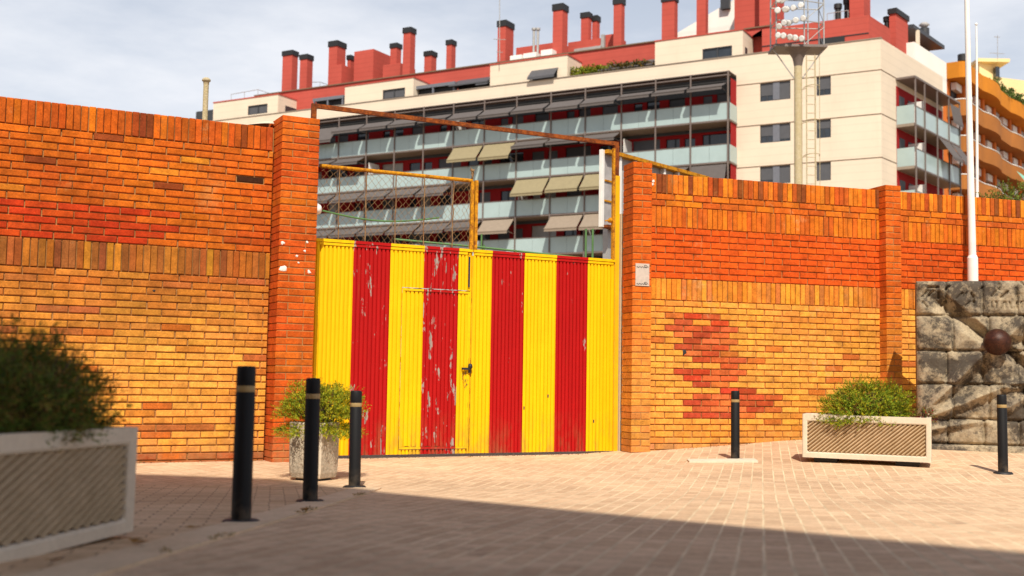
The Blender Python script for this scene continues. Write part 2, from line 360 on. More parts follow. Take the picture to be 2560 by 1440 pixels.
def col_left(a, z):
    if z > 3.42: return vary(R.choice([ORB, DRB, DRB, DKB, (.34, .062, .010), (.52, .10, .010)]), .18)
    if z > 2.29:
        c = lerp(DRB, ORB, .55 + nz(a, z, .9) + R.uniform(-.25, .3))
        if z < 2.66 and a < -1.15 + R.uniform(-.3, .3): c = lerp(REDB, DRB, R.random() * .5)
        elif R.random() < .09: c = R.choice([DKB, (.33, .075, .014), (.62, .2, .02)])
        return vary(c, .13)
    if z > 1.99: return vary(R.choice([OCB, (.33, .095, .016), (.52, .19, .022), (.36, .11, .02), (.26, .075, .02)]), .2)
    if z < .09: return vary((.42, .10, .02), .25)
    c = lerp(YLB, TAN, (z - .95) / .75 + nz(a, z, .8) * .5 + R.uniform(-.2, .2)); c = lerp(c, (.46, .13, .02), (z - 1.65) / .35)
    if R.random() < .13: c = R.choice([(.50, .13, .02), TAN, (.42, .12, .03)])
    return vary(c, .12)
def brick_wall(name, label, fn, a0, a1, zb, rows, colf, thick=.3, skip=None):
    root = thing(name, label, 'wall', fn((a0 + a1) / 2, -thick / 2, 0))
    mb = MB(); mb.box(fn, a0, a1, -thick, -.019, zb - .4, rows[-1][1] - .004, 1)
    extra = []
    for (z0, z1, typ) in rows:
        if typ == 'soldier': extra.append((z0, z1)); continue
        k = max(1, round((z1 - z0) / typ[0])); h = (z1 - z0) / k
        for i in range(k): course(mb, fn, a0, a1, z0 + i * h, z0 + (i + 1) * h, typ[1], typ[1] * (.5 * (i % 2) + .05), colf, skip=skip)
    mb.build('brickwork', [BR, MO], root)
    for i, (z0, z1) in enumerate(extra):
        mb = MB(); top = i == len(extra) - 1
        course(mb, fn, a0, a1, z0, z1 + (R.uniform(0, .004) if top else 0), .073, .03, colf, .009, -(thick + .004) if top else -.024, .003)
        mb.build('coping' if top else 'soldier_course', [BR], root)
    return root
lw = brick_wall('brick_wall', 'tall orange and yellow brick wall to the left of the striped gate', fl, -7.5, 0., 0., [(-.06, 1.99, (.0768, .31)), (1.99, 2.285, 'soldier'), (2.285, 3.43, (.0763, .31)), (3.43, 3.70, 'soldier')], col_left, .3,
    lambda l, r, z: (abs((l + r) / 2 + .27) < .13 and 3.0 < z < 3.07) or (abs((l + r) / 2 + .72) < .1 and 3.28 < z < 3.3))
PATCH = []
for y_, x0_, x1_ in ((150, 580, 860), (195, 505, 940), (245, 430, 900), (300, 500, 900), (345, 430, 1010), (395, 480, 900), (445, 570, 1000), (500, 640, 1080), (550, 860, 1020), (595, 520, 1020), (640, 600, 1020), (690, 655, 960), (740, 780, 1030), (790, 660, 1240), (835, 590, 1240), (885, 590, 1240), (930, 600, 1190)):
    (t_a, z_a), (t_b, _) = on_line(1540 + x0_ / 3.13, 740 + y_ / 3.13, WR, UR), on_line(1540 + x1_ / 3.13, 740 + y_ / 3.13, WR, UR); PATCH.append((z_a, t_a, t_b))
def col_right(a, z):
    if z > 3.33: return vary(R.choice([(.60, .155, .012), (.50, .105, .012), (.42, .075, .012), (.66, .19, .015), (.22, .055, .014)]), .13)
    if z > 2.90: return vary(R.choice([(.60, .15, .011), (.64, .175, .012), (.54, .115, .011), (.50, .10, .012)]), .1)
    if z > 2.24: return vary((.57, .082, .008), .1)
    if z > 1.96: return vary(R.choice([(.60, .20, .020), (.66, .25, .028), (.55, .17, .018), (.50, .16, .03)]), .14)
    p = any(abs(z - q[0]) < .041 and q[1] - .01 < a < q[2] + .01 for q in PATCH) and R.random() < .93
    if p: return vary(R.choice([(.50, .055, .018), (.46, .075, .022), (.40, .06, .02), (.52, .10, .03), (.56, .135, .035)]), .15)
    if z < .12: return vary((.52, .22, .06), .2)
    c = lerp(YLB, (.62, .22, .03), .35 + nz(a + 9, z, .7) * .9 + R.uniform(-.3, .3))
    if R.random() < .08: c = (.50, .14, .025)
    return vary(c, .11)
SEG2 = 3.70
rrows = [(-.02, 1.973, (.0797, .262)), (1.973, 2.25, 'soldier'), (2.25, 2.915, (.0831, .262)), (2.915, 3.185, 'soldier'), (3.185, 3.351, (.083, .262)), (3.351, 3.606, 'soldier')]
rw = brick_wall('brick_wall', 'orange and yellow brick wall with two piers to the right of the striped gate', fr, 0., 9.5, 0., rrows, col_right, .3,
    lambda l, r, z: abs((l + r) / 2 - .53) < .10 and 1.27 < z < 1.33)
def pier(root, fn, a0, a1, z0, z1, d1, dback, L, colf, nm='pier', h=.0768):
    mb = MB(); mb.box(fn, a0 + .009, a1 - .009, dback + .002, d1 - .009, z0 - .3, z1 - .006, 1)
    k = round((z1 - z0) / h); h = (z1 - z0) / k; w = a1 - a0
    for i in range(k):
        cut = L if i % 2 else w - L
        if w < .3: cut = w / 2 if i % 2 else w
        e = [0, cut, w] if cut < w - .03 else [0, w]
        for q in range(len(e) - 1):
            l = a0 + e[q] + (.005 if q else 0); r_ = a0 + e[q + 1] - (.005 if q < len(e) - 2 else 0)
            brick(mb, fn, l, r_, z0 + i * h + .0055, z0 + (i + 1) * h - .0055, dback, d1, colf((l + r_) / 2, z0 + (i + .5) * h))
    return mb.build(nm, [BR, MO], root)
def blob(mb, fn, t, z, d, r, q=11):
    rr = [r * R.uniform(.55, 1.25) for _ in range(q)]; P_ = lambda k, sc, dd: fn(t + rr[k % q] * sc * math.cos(6.283 * k / q), d + dd, z + rr[k % q] * sc * .85 * math.sin(6.283 * k / q))
    for k in range(q):
        mb.face([P_(k, 1, -.004), P_(k + 1, 1, -.004), P_(k + 1, .7, .006), P_(k, .7, .006)], 0, True); mb.face([P_(k, .7, .006), P_(k + 1, .7, .006), fn(t, d + .009, z)], 0, True)
pl = pier(lw, fl, 0.012, .435, -.04, 3.80, .28, -.36, .30, lambda a, z: vary(lerp((.56, .13, .011), (.52, .082, .010), .5 + nz(a, z, 2) + (z < 1.9) * .3 + R.uniform(-.2, .2)), .14))
mb = MB()   # mortar hump between coping and pier
vs = []; fs = []
for i in range(9):
    x = -.30 + .30 * i / 8; hgt = .10 * math.sin(i / 8 * 1.57)
    for j in range(5): vs.append(fl(x, -.02 - .26 * j / 4, 3.702 + hgt * math.sin(.5 + 2.3 * j / 4)))
for i in range(8):
    for j in range(4): fs.append((i * 5 + j, i * 5 + j + 1, i * 5 + j + 6, i * 5 + j + 5))
mb.idx(vs, fs, 0, True); mb.build('mortar_fillet', CONC, lw, fixn=False)
mb = MB()   # white plaster dabs on the pier
for (px, py, r) in ((707, 672, .042), (707, 607, .03), (742, 640, .018), (762, 628, .02), (768, 606, .02), (773, 680, .028), (746, 657, .015)):
    t, z = on_line(px, py, (WL[0] + UL[1] * .28, WL[1] - UL[0] * .28), UL); blob(mb, fl, t, z, .281, r)
mb.build('plaster_dab', PLAST, pl)
def col_pr(a, z): return vary(lerp(lerp((.64, .26, .05), (.60, .17, .02), (z - .8) / .9), (.55, .10, .010), (z - 1.7) / .5) if True else 0, .14)
mb = MB(); blob(mb, fr, *on_line(1712, 882, WR, UR), -.002, .048); mb.build('hole_dark_patch', DARK, rw)  # flat dark patches, coloured for the shade inside small holes in the bricks
mb = MB(); blob(mb, fl, *on_line(385, 727, WL, UL), -.002, .022); mb.build('hole_dark_patch', DARK, lw)
p1 = pier(rw, fr, -.262, 0., .03, 3.72, .12, -.20, .2, col_pr, h=.083)
p2 = pier(rw, fr, 3.455, 3.70, .12, 3.66, .16, -.34, .2, col_pr, h=.083)
mb = MB()
for i in range(5): blob(mb, fr, R.uniform(.01, .07), 3.42 + .04 * i, .005, R.uniform(.012, .03))
mb.build('mortar_dab', PLAST, rw)
# ------------------------------------------------------------------ gate
T = [on_line(x, 900, G0, UL)[0] for x in (785, 877, 970, 1055, 1142, 1226, 1308, 1388, 1467, 1537)]
YC, RC = (.82, .495, .003), (.39, .006, .006)
WEAR = [.10, .80, .15, 1.0, .15, .55, .10, .45, .12]
SPLIT = on_line(1178, 900, G0, UL)[0]
def stripe(t):
    for i in range(9):
        if t < T[i + 1]: break
    c = RC if i % 2 else YC; return (c[0], c[1], c[2], WEAR[i])
def corr(mb, a0, a1, z0, z1, d=0.):
    bounds = [a0] + [t for t in T if a0 < t < a1] + [a1]
    for i in range(len(bounds) - 1):
        l, r_ = bounds[i], bounds[i + 1]; k = max(1, round((r_ - l) / .049)); p = (r_ - l) / k; t = stripe((l + r_) / 2)
        for q in range(k):
            x = l + q * p; prof = [(0, 0), (.62, 0), (.70, -.017), (.92, -.017), (1, 0)]
            for (u0, e0), (u1, e1) in zip(prof[:-1], prof[1:]):
                mb.face([fg(x + u0 * p, d + e0, z0), fg(x + u1 * p, d + e1, z0), fg(x + u1 * p, d + e1, z1), fg(x + u0 * p, d + e0, z1)], 0, False, t)
def bar(mb, a0, a1, z0, z1, d0, d1):
    bounds = [a0] + [t for t in T if a0 < t < a1] + [a1]
    for l, r_ in zip(bounds[:-1], bounds[1:]): mb.box(fg, l, r_, d0, d1, z0, z1, 0, stripe((l + r_) / 2))
ZT, ZB = 2.46, .03
DA0, DA1, DZ0, DZ1 = 1.05, 1.925, .09, 1.985
gl = thing('gate_leaf', 'red and yellow striped gate half with a small door and a wire mesh top', 'gate', fg(0.02, 0, 0), 'halves of the striped gate')
mb = MB(); corr(mb, -.05, DA0, ZB, ZT); corr(mb, DA0, SPLIT - .012, DZ1 + .004, ZT); corr(mb, DA1 + .004, SPLIT - .012, ZB, DZ1); corr(mb, DA0, DA1, ZB, DZ0 - .004)
mb.build('striped_panel', GATE, gl, fixn=False)
mb = MB(); bar(mb, -.05, SPLIT - .012, ZT + .001, ZT + .035, -.03, .015); bar(mb, .02, SPLIT - .075, ZT - .035, ZT - .005, -.012, .008); mb.build('top_rail', GATE, gl)
for r_ in ((.02, .05, ZB, ZT - .04), (SPLIT - .045, SPLIT + .03, ZB, ZT - .04)): mb = MB(); mb.box(fg, r_[0], r_[1], -.045, -.019, r_[2], r_[3], 0, stripe(.1)); mb.build('stile', YEL, gl)
dr = MB(); corr(dr, DA0 + .006, DA1 - .004, DZ0 + .004, DZ1 - .004, .004); door = dr.build('door', GATE, gl, fixn=False)
mb = MB(); bar(mb, DA0, DA1, DZ1 - .035, DZ1 - .006, .004, .009); bar(mb, DA0, DA1, DZ0, DZ0 + .025, .004, .009); bar(mb, DA0, DA0 + .022, DZ0 + .026, DZ1 - .036, .004, .008); bar(mb, DA1 - .022, DA1, DZ0 + .026, DZ1 - .036, .004, .008)
mb.build('door_frame', GATE, door)
def ribbon(par, fn3, a0, a1, w):
    mb = MB(); n = max(6, int((a1 - a0) / .02)); vs = []; 
    for i in range(n + 1):
        ww = w * max(.06, min(1.6, .5 + 2.2 * mnoise.noise(Vector((i * .31, a0 * 7 + fn3(0, 0)[2] * 5, 2.))))); c_ = R.uniform(-.0015, .0015); a_ = a0 + (a1 - a0) * i / n
        vs += [fn3(a_, c_), fn3(a_, c_ + ww)]
    mb.idx(vs, [(2 * i, 2 * i + 2, 2 * i + 3, 2 * i + 1) for i in range(n)]); mb.build('rust_line', RDARK, par, fixn=False)
def rustline(par, a0, a1, z, d, dens=.55, w=.006): ribbon(par, lambda a_, c_: fg(a_, d + .0015, z + c_), a0, a1, w)
rustline(door, DA0, DA1, DZ1 - .007, .0095, .8); rustline(door, DA0, DA1, DZ1 - .042, .006, .6); rustline(door, DA0, DA1, DZ0 + .026, .006, .8)
rustline(gl, .03, SPLIT - .03, ZT - .004, .0085, .75); rustline(gl, .03, SPLIT - .03, ZT - .038, .0015, .5)
for a_ in (DA0 - .004, DA1 + .001, SPLIT - .013): ribbon(gl, lambda q_, c_: fg(a_ + c_, .0025, q_), .05, DZ1 if a_ < SPLIT - .02 else 2.4, .004)
mb = MB()
ht, hz = on_line(1166, 922, G0, UL)
mb.box(fg, ht - .075, ht + .02, .02, .05, hz - .012, hz + .014); mb.ball(fg(ht + .035, .035, hz + .03), .028, 10, 0, (1, 1, 1.3), .4); mb.box(fg, ht + .02, ht + .05, .012, .02, hz - .05, hz + .06)
mb.build('handle', DARK, door)
mb = MB()
for i in range(26):
    x = ht - .06 + R.random() * .07; z = hz - .03 - R.random() ** 1.3 * .19; w = .002 + R.random() * .004; hh = .01 + R.random() * .02
    mb.box(fg, x, x + w, .0145, .0165, z - hh, z)
mb.build('grime_streak', INK, door)
mb = MB(); mb.box(fg, SPLIT - .066, SPLIT - .045, .009, .02, 2.03, 2.40); mb.build('bolt_slot', INK, gl)
mb = MB(); mb.tube([fg(.0, 0, 3.33), fg(SPLIT - .03, 0, 3.335)], .024, 8); mb.build('mesh_rail', YRUST, gl)
mb = MB(); mb.box(fg, SPLIT - .05, SPLIT - .012, -.02, .02, ZT + .036, 3.33); mb.build('mesh_post', YRUST, gl)
mb = MB()
for a in [on_line(x, 500, G0, UL)[0] for x in (847, 914, 988, 1060, 1132)]:
    mb.tube([fg(a + R.uniform(-.008, .008), .012, ZT + .036 + (3.31 - ZT) * i / 8) for i in range(9)], .0075, 5)
mb.build('mesh_rod', WIRE, gl)
mb = MB(); pw = .085; nw = int((SPLIT - .05) / pw) + 1
for i in range(nw * 2):
    path = []
    for j in range(10):
        z = min(3.32, ZT + .03 + .095 * j); sgn = 1 if (j + i) % 2 else -1
        a = (i // 2 + .5) * pw + sgn * pw * .47 * (1 if i % 2 else 1) + .03 * mnoise.noise(Vector((i * .7, j * .9, 1)))
        a = min(SPLIT - .05, max(.0, a)); path.append(fg(a, .003 * (-1) ** i, z))
    mb.tube(path, .0026, 3, sm=False, cap=False)
mb.build('wire_mesh', WIRE, gl)
mb = MB(); kx0 = SPLIT - .03
for i in range(4):
    mb.tube([fg(kx0 + R.uniform(-.02, .02), R.uniform(-.02, .02), 3.36 + .035 * j) if j < 4 else fg(kx0 + R.uniform(-.05, .05), 0, 3.47 + R.uniform(-.02, .03)) for j in range(6)], .009, 5)
mb.build('wire_knot', WIRE, gl)
grt = thing('gate_leaf', 'red and yellow striped gate half with no door, beside the right hand pier', 'gate', fg(4.0, 0, 0), 'halves of the striped gate')
E1 = 4.0
mb = MB(); corr(mb, SPLIT + .006, E1, ZB, ZT); mb.build('striped_panel', GATE, grt, fixn=False)
mb = MB(); bar(mb, SPLIT + .006, E1, ZT + .001, ZT + .035, -.03, .015); bar(mb, SPLIT + .02, E1 - .02, ZT - .035, ZT - .005, -.012, .008); mb.build('top_rail', GATE, grt)
mb = MB(); mb.box(fg, SPLIT + .006, SPLIT + .044, -.02, .02, ZT + .036, 3.345); mb.build('frame_post', YRUST, grt)
mb = MB(); mb.box(fg, E1 - .045, E1 - .015, -.02, .02, ZT + .036, 3.95); mb.ball(fg(E1 - .07, 0, 3.0), .035, 10, 0, (1, 1, 1), .5); mb.tube([fg(E1 - .15, 0, 2.99), fg(E1 - .02, 0, 3.02)], .01, 6); mb.build('frame_post', YRUST, grt)
mb = MB()
for (px, py) in ((1484, 1053), (1310, 1020), (1370, 990)): t, z = on_line(px, py, G0, UL); mb.box(fg, t - .008, t + .008, .0005, .002, z - .02, z + .02)
mb.build('grime_streak', INK, grt)
rustline(grt, SPLIT + .03, E1 - .03, ZT - .004, .0085, .75); rustline(grt, SPLIT + .03, E1 - .03, ZT - .038, .0015, .5)
pf = thing('goal_frame', 'rusty iron portal spanning over the striped gate between the piers', 'gate frame', fg(2, 0, 0))
mb = MB(); mb.box(fg, -.10, 4.07, -.075, -.032, 4.005, 4.055); mb.build('crossbar', RUST, pf)
mb = MB(); mb.box(fg, -.10, -.045, -.08, -.03, 0.02, 4.004); mb.build('post', RUST, pf)
mb = MB(); mb.box(fg, 4.01, 4.07, -.08, -.02, 3.60, 4.004); rp = mb.build('post', RUST, pf)
mb = MB(); mb.box(fg, 4.008, 4.072, -.082, .0, .02, 3.599); mb.build('painted_post', YEL, pf)
mb = MB(); mb.box(fg, -.115, -.055, -.06, .012, .02, 2.45); mb.build('jamb', YEL, pf)
mb = MB(); mb.box(fg, 4.085, 4.115, -.07, .03, .02, 3.1); mb.build('jamb_mortar', CONC, pf)
# white knob with the green cable
kn = fl(.45, .20, on_line(800, 530, (WL[0], WL[1]), UL)[1])
k_ = thing('wall_knob', 'round white lump fixed to the side of the left brick pier', 'knob', kn)
mb = MB(); mb.ball(kn, .062, 18, 0, (1, 1, 1), .15); mb.build('lump', PLAST, k_)
mb = MB(); mb.tube([Vector(kn) + Vector((-.10, -.05, 0)), Vector(kn)], .03, 8); mb.build('stub', CONC, k_)
mb = MB(); A_ = Vector(kn) + Vector((.05, .12, 0)); B_ = Vector(fg(SPLIT - .4, -.15, 2.87)); pth = [A_.lerp(B_, i / 10) - Vector((0, 0, .08 * math.sin(math.pi * i / 10))) for i in range(11)]
mb.tube(pth, .011, 6); tag(mb.build('green_cable', GREEN), 'thin green cable sagging behind the wire mesh of the gate', 'cable')
# sign plate on right pier
t0, z0 = on_line(1579, 716, WR, UR); t1, z1 = on_line(1615, 662, WR, UR); t0, t1 = -.225, -.035
sp = thing('sign_plate', 'small scuffed grey metal plate on the brick pier beside the gate', 'plate', fr(-.13, .12, z0))
mb = MB(); mb.box(fr, t0, t1, .124, .130, z0, z1); mb.build('plate', PLATE, sp, bevel=.002)
mb = MB()
for (zz, ln) in ((z1 - .045, .16), (z0 + .025, .16)):
    a = t0 + .015; p = []
    for i in range(16): p.append(fr(a + ln * i / 15, .1315, zz + .012 * math.sin(i * 1.9) * R.uniform(.2, 1.2)))
    mb.tube(p, .0035, 4)
    mb.tube([fr(a + ln * .75 + .018 * math.cos(q * .9), .1315, zz + .012 + .014 * math.sin(q * .9)) for q in range(7)], .003, 4)
mb.build('scribble', INK, sp)
# ------------------------------------------------------------------ bollards
bo = thing('bollard', 'nearest black bollard, tallest in the photo, in front of the left wall', 'bollard', (0, 0, 0), 'black bollards on the plaza')
mb = MB(); mb.lathe([(.050, -.08), (.050, .66), (.0478, .665), (.0478, .695), (.049, .70), (.0485, .785), (.044, .797), (.001, .80)], n=28); mb.build('shaft', BLACK, bo, fixn=False)
mb = MB(); mb.lathe([(.0482, .664), (.0490, .667), (.0490, .693), (.0482, .696)], n=28); mb.build('band', BAND, bo, fixn=False)
mb = MB(); mb.lathe([(.05, .012), (.085, .010), (.098, .0), (.1, -.03)], n=20); mb.build('base_collar', DARK, bo, fixn=False)
spots = [((-1.36, 5.98), .79, None), ((-1.32, 7.80), .818, 'black bollard with its gold band in front of the pot shrub, between two other bollards'), ((-1.29, 9.80), .803, 'black bollard in front of the red stripe of the gate, right of the pot'),
         ((2.59, 13.40), .78, 'black bollard by the red patch in the wall, left of the ribbed planter'), ((5.16, 12.22), .815, 'black bollard in front of the carved stone monument')]
for i, ((x, y), hh, lab) in enumerate(spots):
    o = bo if i == 0 else copy_tree(bo); o.location = (x, y, gz(x, y)); o.scale = (1.0, 1.0, hh / .80)
    o.rotation_euler = (R.uniform(-.006, .006), R.uniform(-.008, .008), R.random() * 6)
    if lab: o['label'] = lab
# ------------------------------------------------------------------ planters
def make_planter(pitch=.040, ang=40, st=.055, w=.0115):
    L, D, Z0, Z1, Wt = 1.32, .46, .045, .50, .06
    root = thing('planter', 'pale concrete trough planter with ribbed sides standing in front of the right wall', 'planter', (0, 0, 0), 'ribbed concrete trough planters')
    mb = MB()
    sides = [((-L / 2, -D / 2), (1, 0), L), ((L / 2, D / 2), (-1, 0), L), ((L / 2, -D / 2), (0, 1), D), ((-L / 2, D / 2), (0, -1), D)]
    rb = MB()
    for P, Dr, ln in sides:
        fn = frame2(P, Dr); h0, h1, v0, v1 = st, ln - st, Z0 + .06, Z1 - .075
        mb.wall(fn, 0, ln, Z0, Z1, [(h0, h1, v0, v1)], .024)
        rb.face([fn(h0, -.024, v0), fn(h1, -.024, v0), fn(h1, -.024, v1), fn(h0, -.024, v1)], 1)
        sl = math.tan(math.radians(ang)); c = v0 - (h1 - h0) * sl
        while c < v1:
            pts = []
            for q in range(25):
                u = h0 + (h1 - h0) * q / 24; z = c + (u - h0) * sl + .010 * math.sin(u * 9)
                if v0 < z < v1: pts.append((u, z))
            # exact clip by fine stepping
            fine = [(h0 + (h1 - h0) * q / 400, c + (h1 - h0) * q / 400 * sl) for q in range(401)]; fine = [f for f in fine if v0 < f[1] < v1]
            if len(fine) > 3:
                step = max(1, len(fine) // 8); sel = fine[::step] + [fine[-1]]
                vs = []; fs = []
                for (u, z) in sel:
                    wob = .004 * mnoise.noise(Vector((u * 6, z * 6, c * 5)))
                    vs += [fn(u - w * .8 + wob, -.025, z + w * .7), fn(u + wob, -.003, z), fn(u + w * .8 + wob, -.025, z - w * .7)]
                for q in range(len(sel) - 1):
                    for e in range(2): a = q * 3 + e; fs.append((a, a + 1, a + 4, a + 3))
                rb.idx(vs, fs, 0, False)
            c += pitch
    o4 = [(-L / 2, -D / 2), (L / 2, -D / 2), (L / 2, D / 2), (-L / 2, D / 2)]; i4 = [(-L / 2 + Wt, -D / 2 + Wt), (L / 2 - Wt, -D / 2 + Wt), (L / 2 - Wt, D / 2 - Wt), (-L / 2 + Wt, D / 2 - Wt)]
    for k in range(4):
        q = (k + 1) % 4
        mb.face([(*o4[k], Z1), (*o4[q], Z1), (*i4[q], Z1), (*i4[k], Z1)]); mb.face([(*i4[k], Z1), (*i4[q], Z1), (*i4[q], Z1 - .08), (*i4[k], Z1 - .08)])
    mb.face([(*p, Z0) for p in o4]); mb.face([(*p, Z1 - .08) for p in i4])
    mb.build('trough', CONC, root, merge=True, bevel=.014)
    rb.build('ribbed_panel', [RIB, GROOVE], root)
    mb = MB(); vs = []; fs = []
    for j in range(7):
        for i in range(15): vs.append((-L / 2 + Wt + .002 + (L - 2 * Wt - .004) * i / 14, -D / 2 + Wt + .002 + (D - 2 * Wt - .004) * j / 6, Z1 - .035 + .015 * R.uniform(-1, 1)))
    for j in range(6):
        for i in range(14): a = j * 15 + i; fs.append((a, a + 1, a + 16, a + 15))
    mb.idx(vs, fs, 0, True); mb.build('soil', SOIL, root, fixn=False)
    for x in (-.42, .42):
        mb = MB(); mb.box(lambda a, b, c: (a, b, c), x - .12, x + .12, -.16, .16, -.03, Z0 + .002); mb.build('foot', DARK, root)
    return root
PR = make_planter()
def set_planter(o, A, B, side, zs=1., tilt=1.):   # A,B: front bottom corners seen left/right; trough centre behind them
    A, B = Vector(A), Vector(B); d = (B - A).normalized(); n = Vector((-d.y, d.x)); c = (A + B) / 2 + n * .23
    za, zb = gz(A.x, A.y), gz(B.x, B.y)
    o.location = (c.x, c.y, gz(c.x, c.y) - .012); o.rotation_euler = (0, -math.atan2(zb - za, (B - A).length) * tilt, math.atan2(d.y, d.x)); o.scale = ((B - A).length / 1.32, 1, zs)
    return c
pc1 = set_planter(PR, (3.26, 13.02), (4.53, 12.55), 1, 1.05)
PL2 = make_planter(.037, 24, .09, .0115); PL2['label'] = 'large blurred ribbed concrete planter in the shade at the left edge'
pc2 = set_planter(PL2, (-1.755, 3.72), (-1.605, 5.05), 1, .97, .35); PL2.location.z -= .028
# pot by the bollards
pp = Vector((-1.775, 10.62)); pot = thing('plant_pot', 'squat rough concrete pot with cut corners standing behind the bollards', 'plant pot', (pp.x, pp.y, gz(pp.x, pp.y)))
mb = MB(); hw, ch = .182, .050; base = [(hw - ch, -hw), (hw, -hw + ch), (hw, hw - ch), (hw - ch, hw), (-hw + ch, hw), (-hw, hw - ch), (-hw, -hw + ch), (-hw + ch, -hw)]
ca, sa = math.cos(math.radians(-27)), math.sin(math.radians(-27)); rot = lambda x, y: (pp.x + x * ca - y * sa, pp.y + x * sa + y * ca)
lev = [(.86, .012), (.90, .02), (.955, .06), (.975, .15), (1., .50), (.985, .512), (.84, .512), (.82, .44)]; zb = gz(pp.x, pp.y)
for (s0, z0), (s1, z1) in zip(lev[:-1], lev[1:]):
    for k in range(8):
        q = (k + 1) % 8; mb.face([(*rot(base[k][0] * s0, base[k][1] * s0), zb + z0), (*rot(base[q][0] * s0, base[q][1] * s0), zb + z0), (*rot(base[q][0] * s1, base[q][1] * s1), zb + z1), (*rot(base[k][0] * s1, base[k][1] * s1), zb + z1)], 1 if (k % 2 == 0 or s1 < .99 and z1 > .5) else 0)
mb.build('pot', [ROUGHC, CONC], pot, merge=True, bevel=.008)
mb = MB(); mb.face([(*rot(x * .83, y * .83), zb + .46) for x, y in base]); mb.build('soil', SOIL, pot, fixn=False)
mb = MB(); mb.prism([rot(x * .7, y * .7) for x, y in base], zb - .02, zb + .011); mb.build('foot', DARK, pot)
# ------------------------------------------------------------------ shrubs
def leafy(mb, p, d, L, n, lw, ll, cols, r):
    d = d.normalized(); up = Vector((0, 0, 1)); x = d.cross(up); x = x.normalized() if x.length > .01 else Vector((1, 0, 0)); y = x.cross(d)
    for i in range(n):
        u = (i + r.random()) / n; q = p + d * (L * u) - up * (L * .25 * u * u); a = r.random() * 6.283
        o = (x * math.cos(a) + y * math.sin(a)); ld = (o * .8 + d * r.uniform(.3, 1.1)).normalized(); sd = ld.cross(d + o * .3 + Vector((.01, .02, .03)))
        sd = sd.normalized() if sd.length > .01 else x
        l = ll * r.uniform(.6, 1.3); w = lw * r.uniform(.7, 1.2); c = r.choice(cols); k = r.uniform(.7, 1.25)
        mb.face([q, q + ld * l * .5 + sd * w, q + ld * l, q + ld * l * .5 - sd * w], 0, False, (c[0] * k, c[1] * k, c[2] * k, 1))
def shrub(name, label, cat, c, rad, n, L, nl, lw, ll, cols, seed, group=None, drape=0., tipcol=None, mat=LEAF):
    r = random.Random(seed); root = thing(name, label, cat, c, group); mb = MB(); st = MB(); c = Vector(c)
    for i in range(n):
        while True:
            v = Vector((r.uniform(-1, 1), r.uniform(-1, 1), r.uniform(-.25, 1)))
            if .05 < v.length < 1: break
        v = v.normalized() * (.35 + .65 * r.random() ** .45); lump = 1 + .30 * mnoise.noise(v.normalized() * 2.6 + Vector((seed, 0, 0)))
        p = c + Vector((v.x * rad[0], v.y * rad[1], v.z * rad[2])) * lump
        if v.z < 0: p.z = c.z + v.z * rad[2] * .5 - drape * max(0, (abs(v.x) + abs(v.y) - .6)) * rad[2]
        d = Vector((v.x, v.y, v.z + .35)).normalized() + Vector((r.uniform(-.5, .5), r.uniform(-.5, .5), r.uniform(-.3, .5)))
        cs = tipcol if tipcol and r.random() < .22 else cols
        k_ = r.choice([.7, .9, 1., 1., 1.25]); sh = 1.7 if r.random() < .05 else 1.; leafy(mb, p - d.normalized() * L * .5, d, L * r.uniform(.6, 1.25) * sh, int(nl * sh), lw * k_, ll * k_, cs if r.random() > .04 else BRN, r)
    for i in range(max(12, n // 40)):
        a = r.random() * 6.283; v = Vector((math.cos(a) * r.random(), math.sin(a) * r.random(), .4 + .5 * r.random())); e = c + Vector((v.x * rad[0], v.y * rad[1], v.z * rad[2])) * .85
        b = c + Vector((v.x * rad[0] * .35, v.y * rad[1] * .35, -rad[2] * .12)); st.tube([b, b.lerp(e, .5) + Vector((r.uniform(-.02, .02), r.uniform(-.02, .02), .02)), e], [.006, .004, .002], 5)
    mb.build('foliage', mat, root, fixn=False); st.build('stems', STEM, root); return root
GR = [(.15, .24, .014), (.19, .28, .016), (.24, .31, .02), (.09, .16, .012)]; YG = [(.40, .38, .015), (.48, .42, .018), (.32, .34, .018)]; BRN = [(.20, .10, .03), (.16, .12, .03)]
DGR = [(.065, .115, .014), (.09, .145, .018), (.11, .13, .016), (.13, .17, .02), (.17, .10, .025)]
x, y = PR.location.x, PR.location.y
dd = Vector((1.27, -.47)).normalized()
shrub('shrub', 'bright yellow green feathery shrub growing in the right trough planter', 'shrub', (x + dd.x * .03, y + dd.y * .03, PR.location.z + .53), (.55, .25, .40), 3600, .085, 10, .0038, .025, GR + GR + YG, 11, 'feathery shrubs in the planters', .12, YG)
mb_ = shrub('flowering_plant', 'small plant with dark red flowers at the right end of the ribbed planter', 'plant', (x + dd.x * .60, y + dd.y * .60, PR.location.z + .52), (.13, .11, .13), 150, .06, 7, .005, .022, [(.12, .14, .02), (.2, .12, .03)], 12, None, .3, [(.25, .012, .03), (.30, .02, .02)])
shrub('shrub', 'yellow green shrub spilling over the rim of the squat concrete pot', 'shrub', (pp.x + .055, pp.y, zb + .55), (.40, .30, .34), 2700, .085, 9, .0036, .024, GR + YG + YG, 13, 'feathery shrubs in the planters', .5, YG)
cx, cy = PL2.location.x, PL2.location.y
shrub('shrub', 'dark green blurred shrub in the shaded planter at the left edge', 'shrub', (cx - .05, cy + .14, PL2.location.z + .51), (.29, .74, .36), 6000, .08, 9, .0032, .022, DGR, 14, 'feathery shrubs in the planters', .0, [(.20, .22, .03), (.24, .14, .035)])
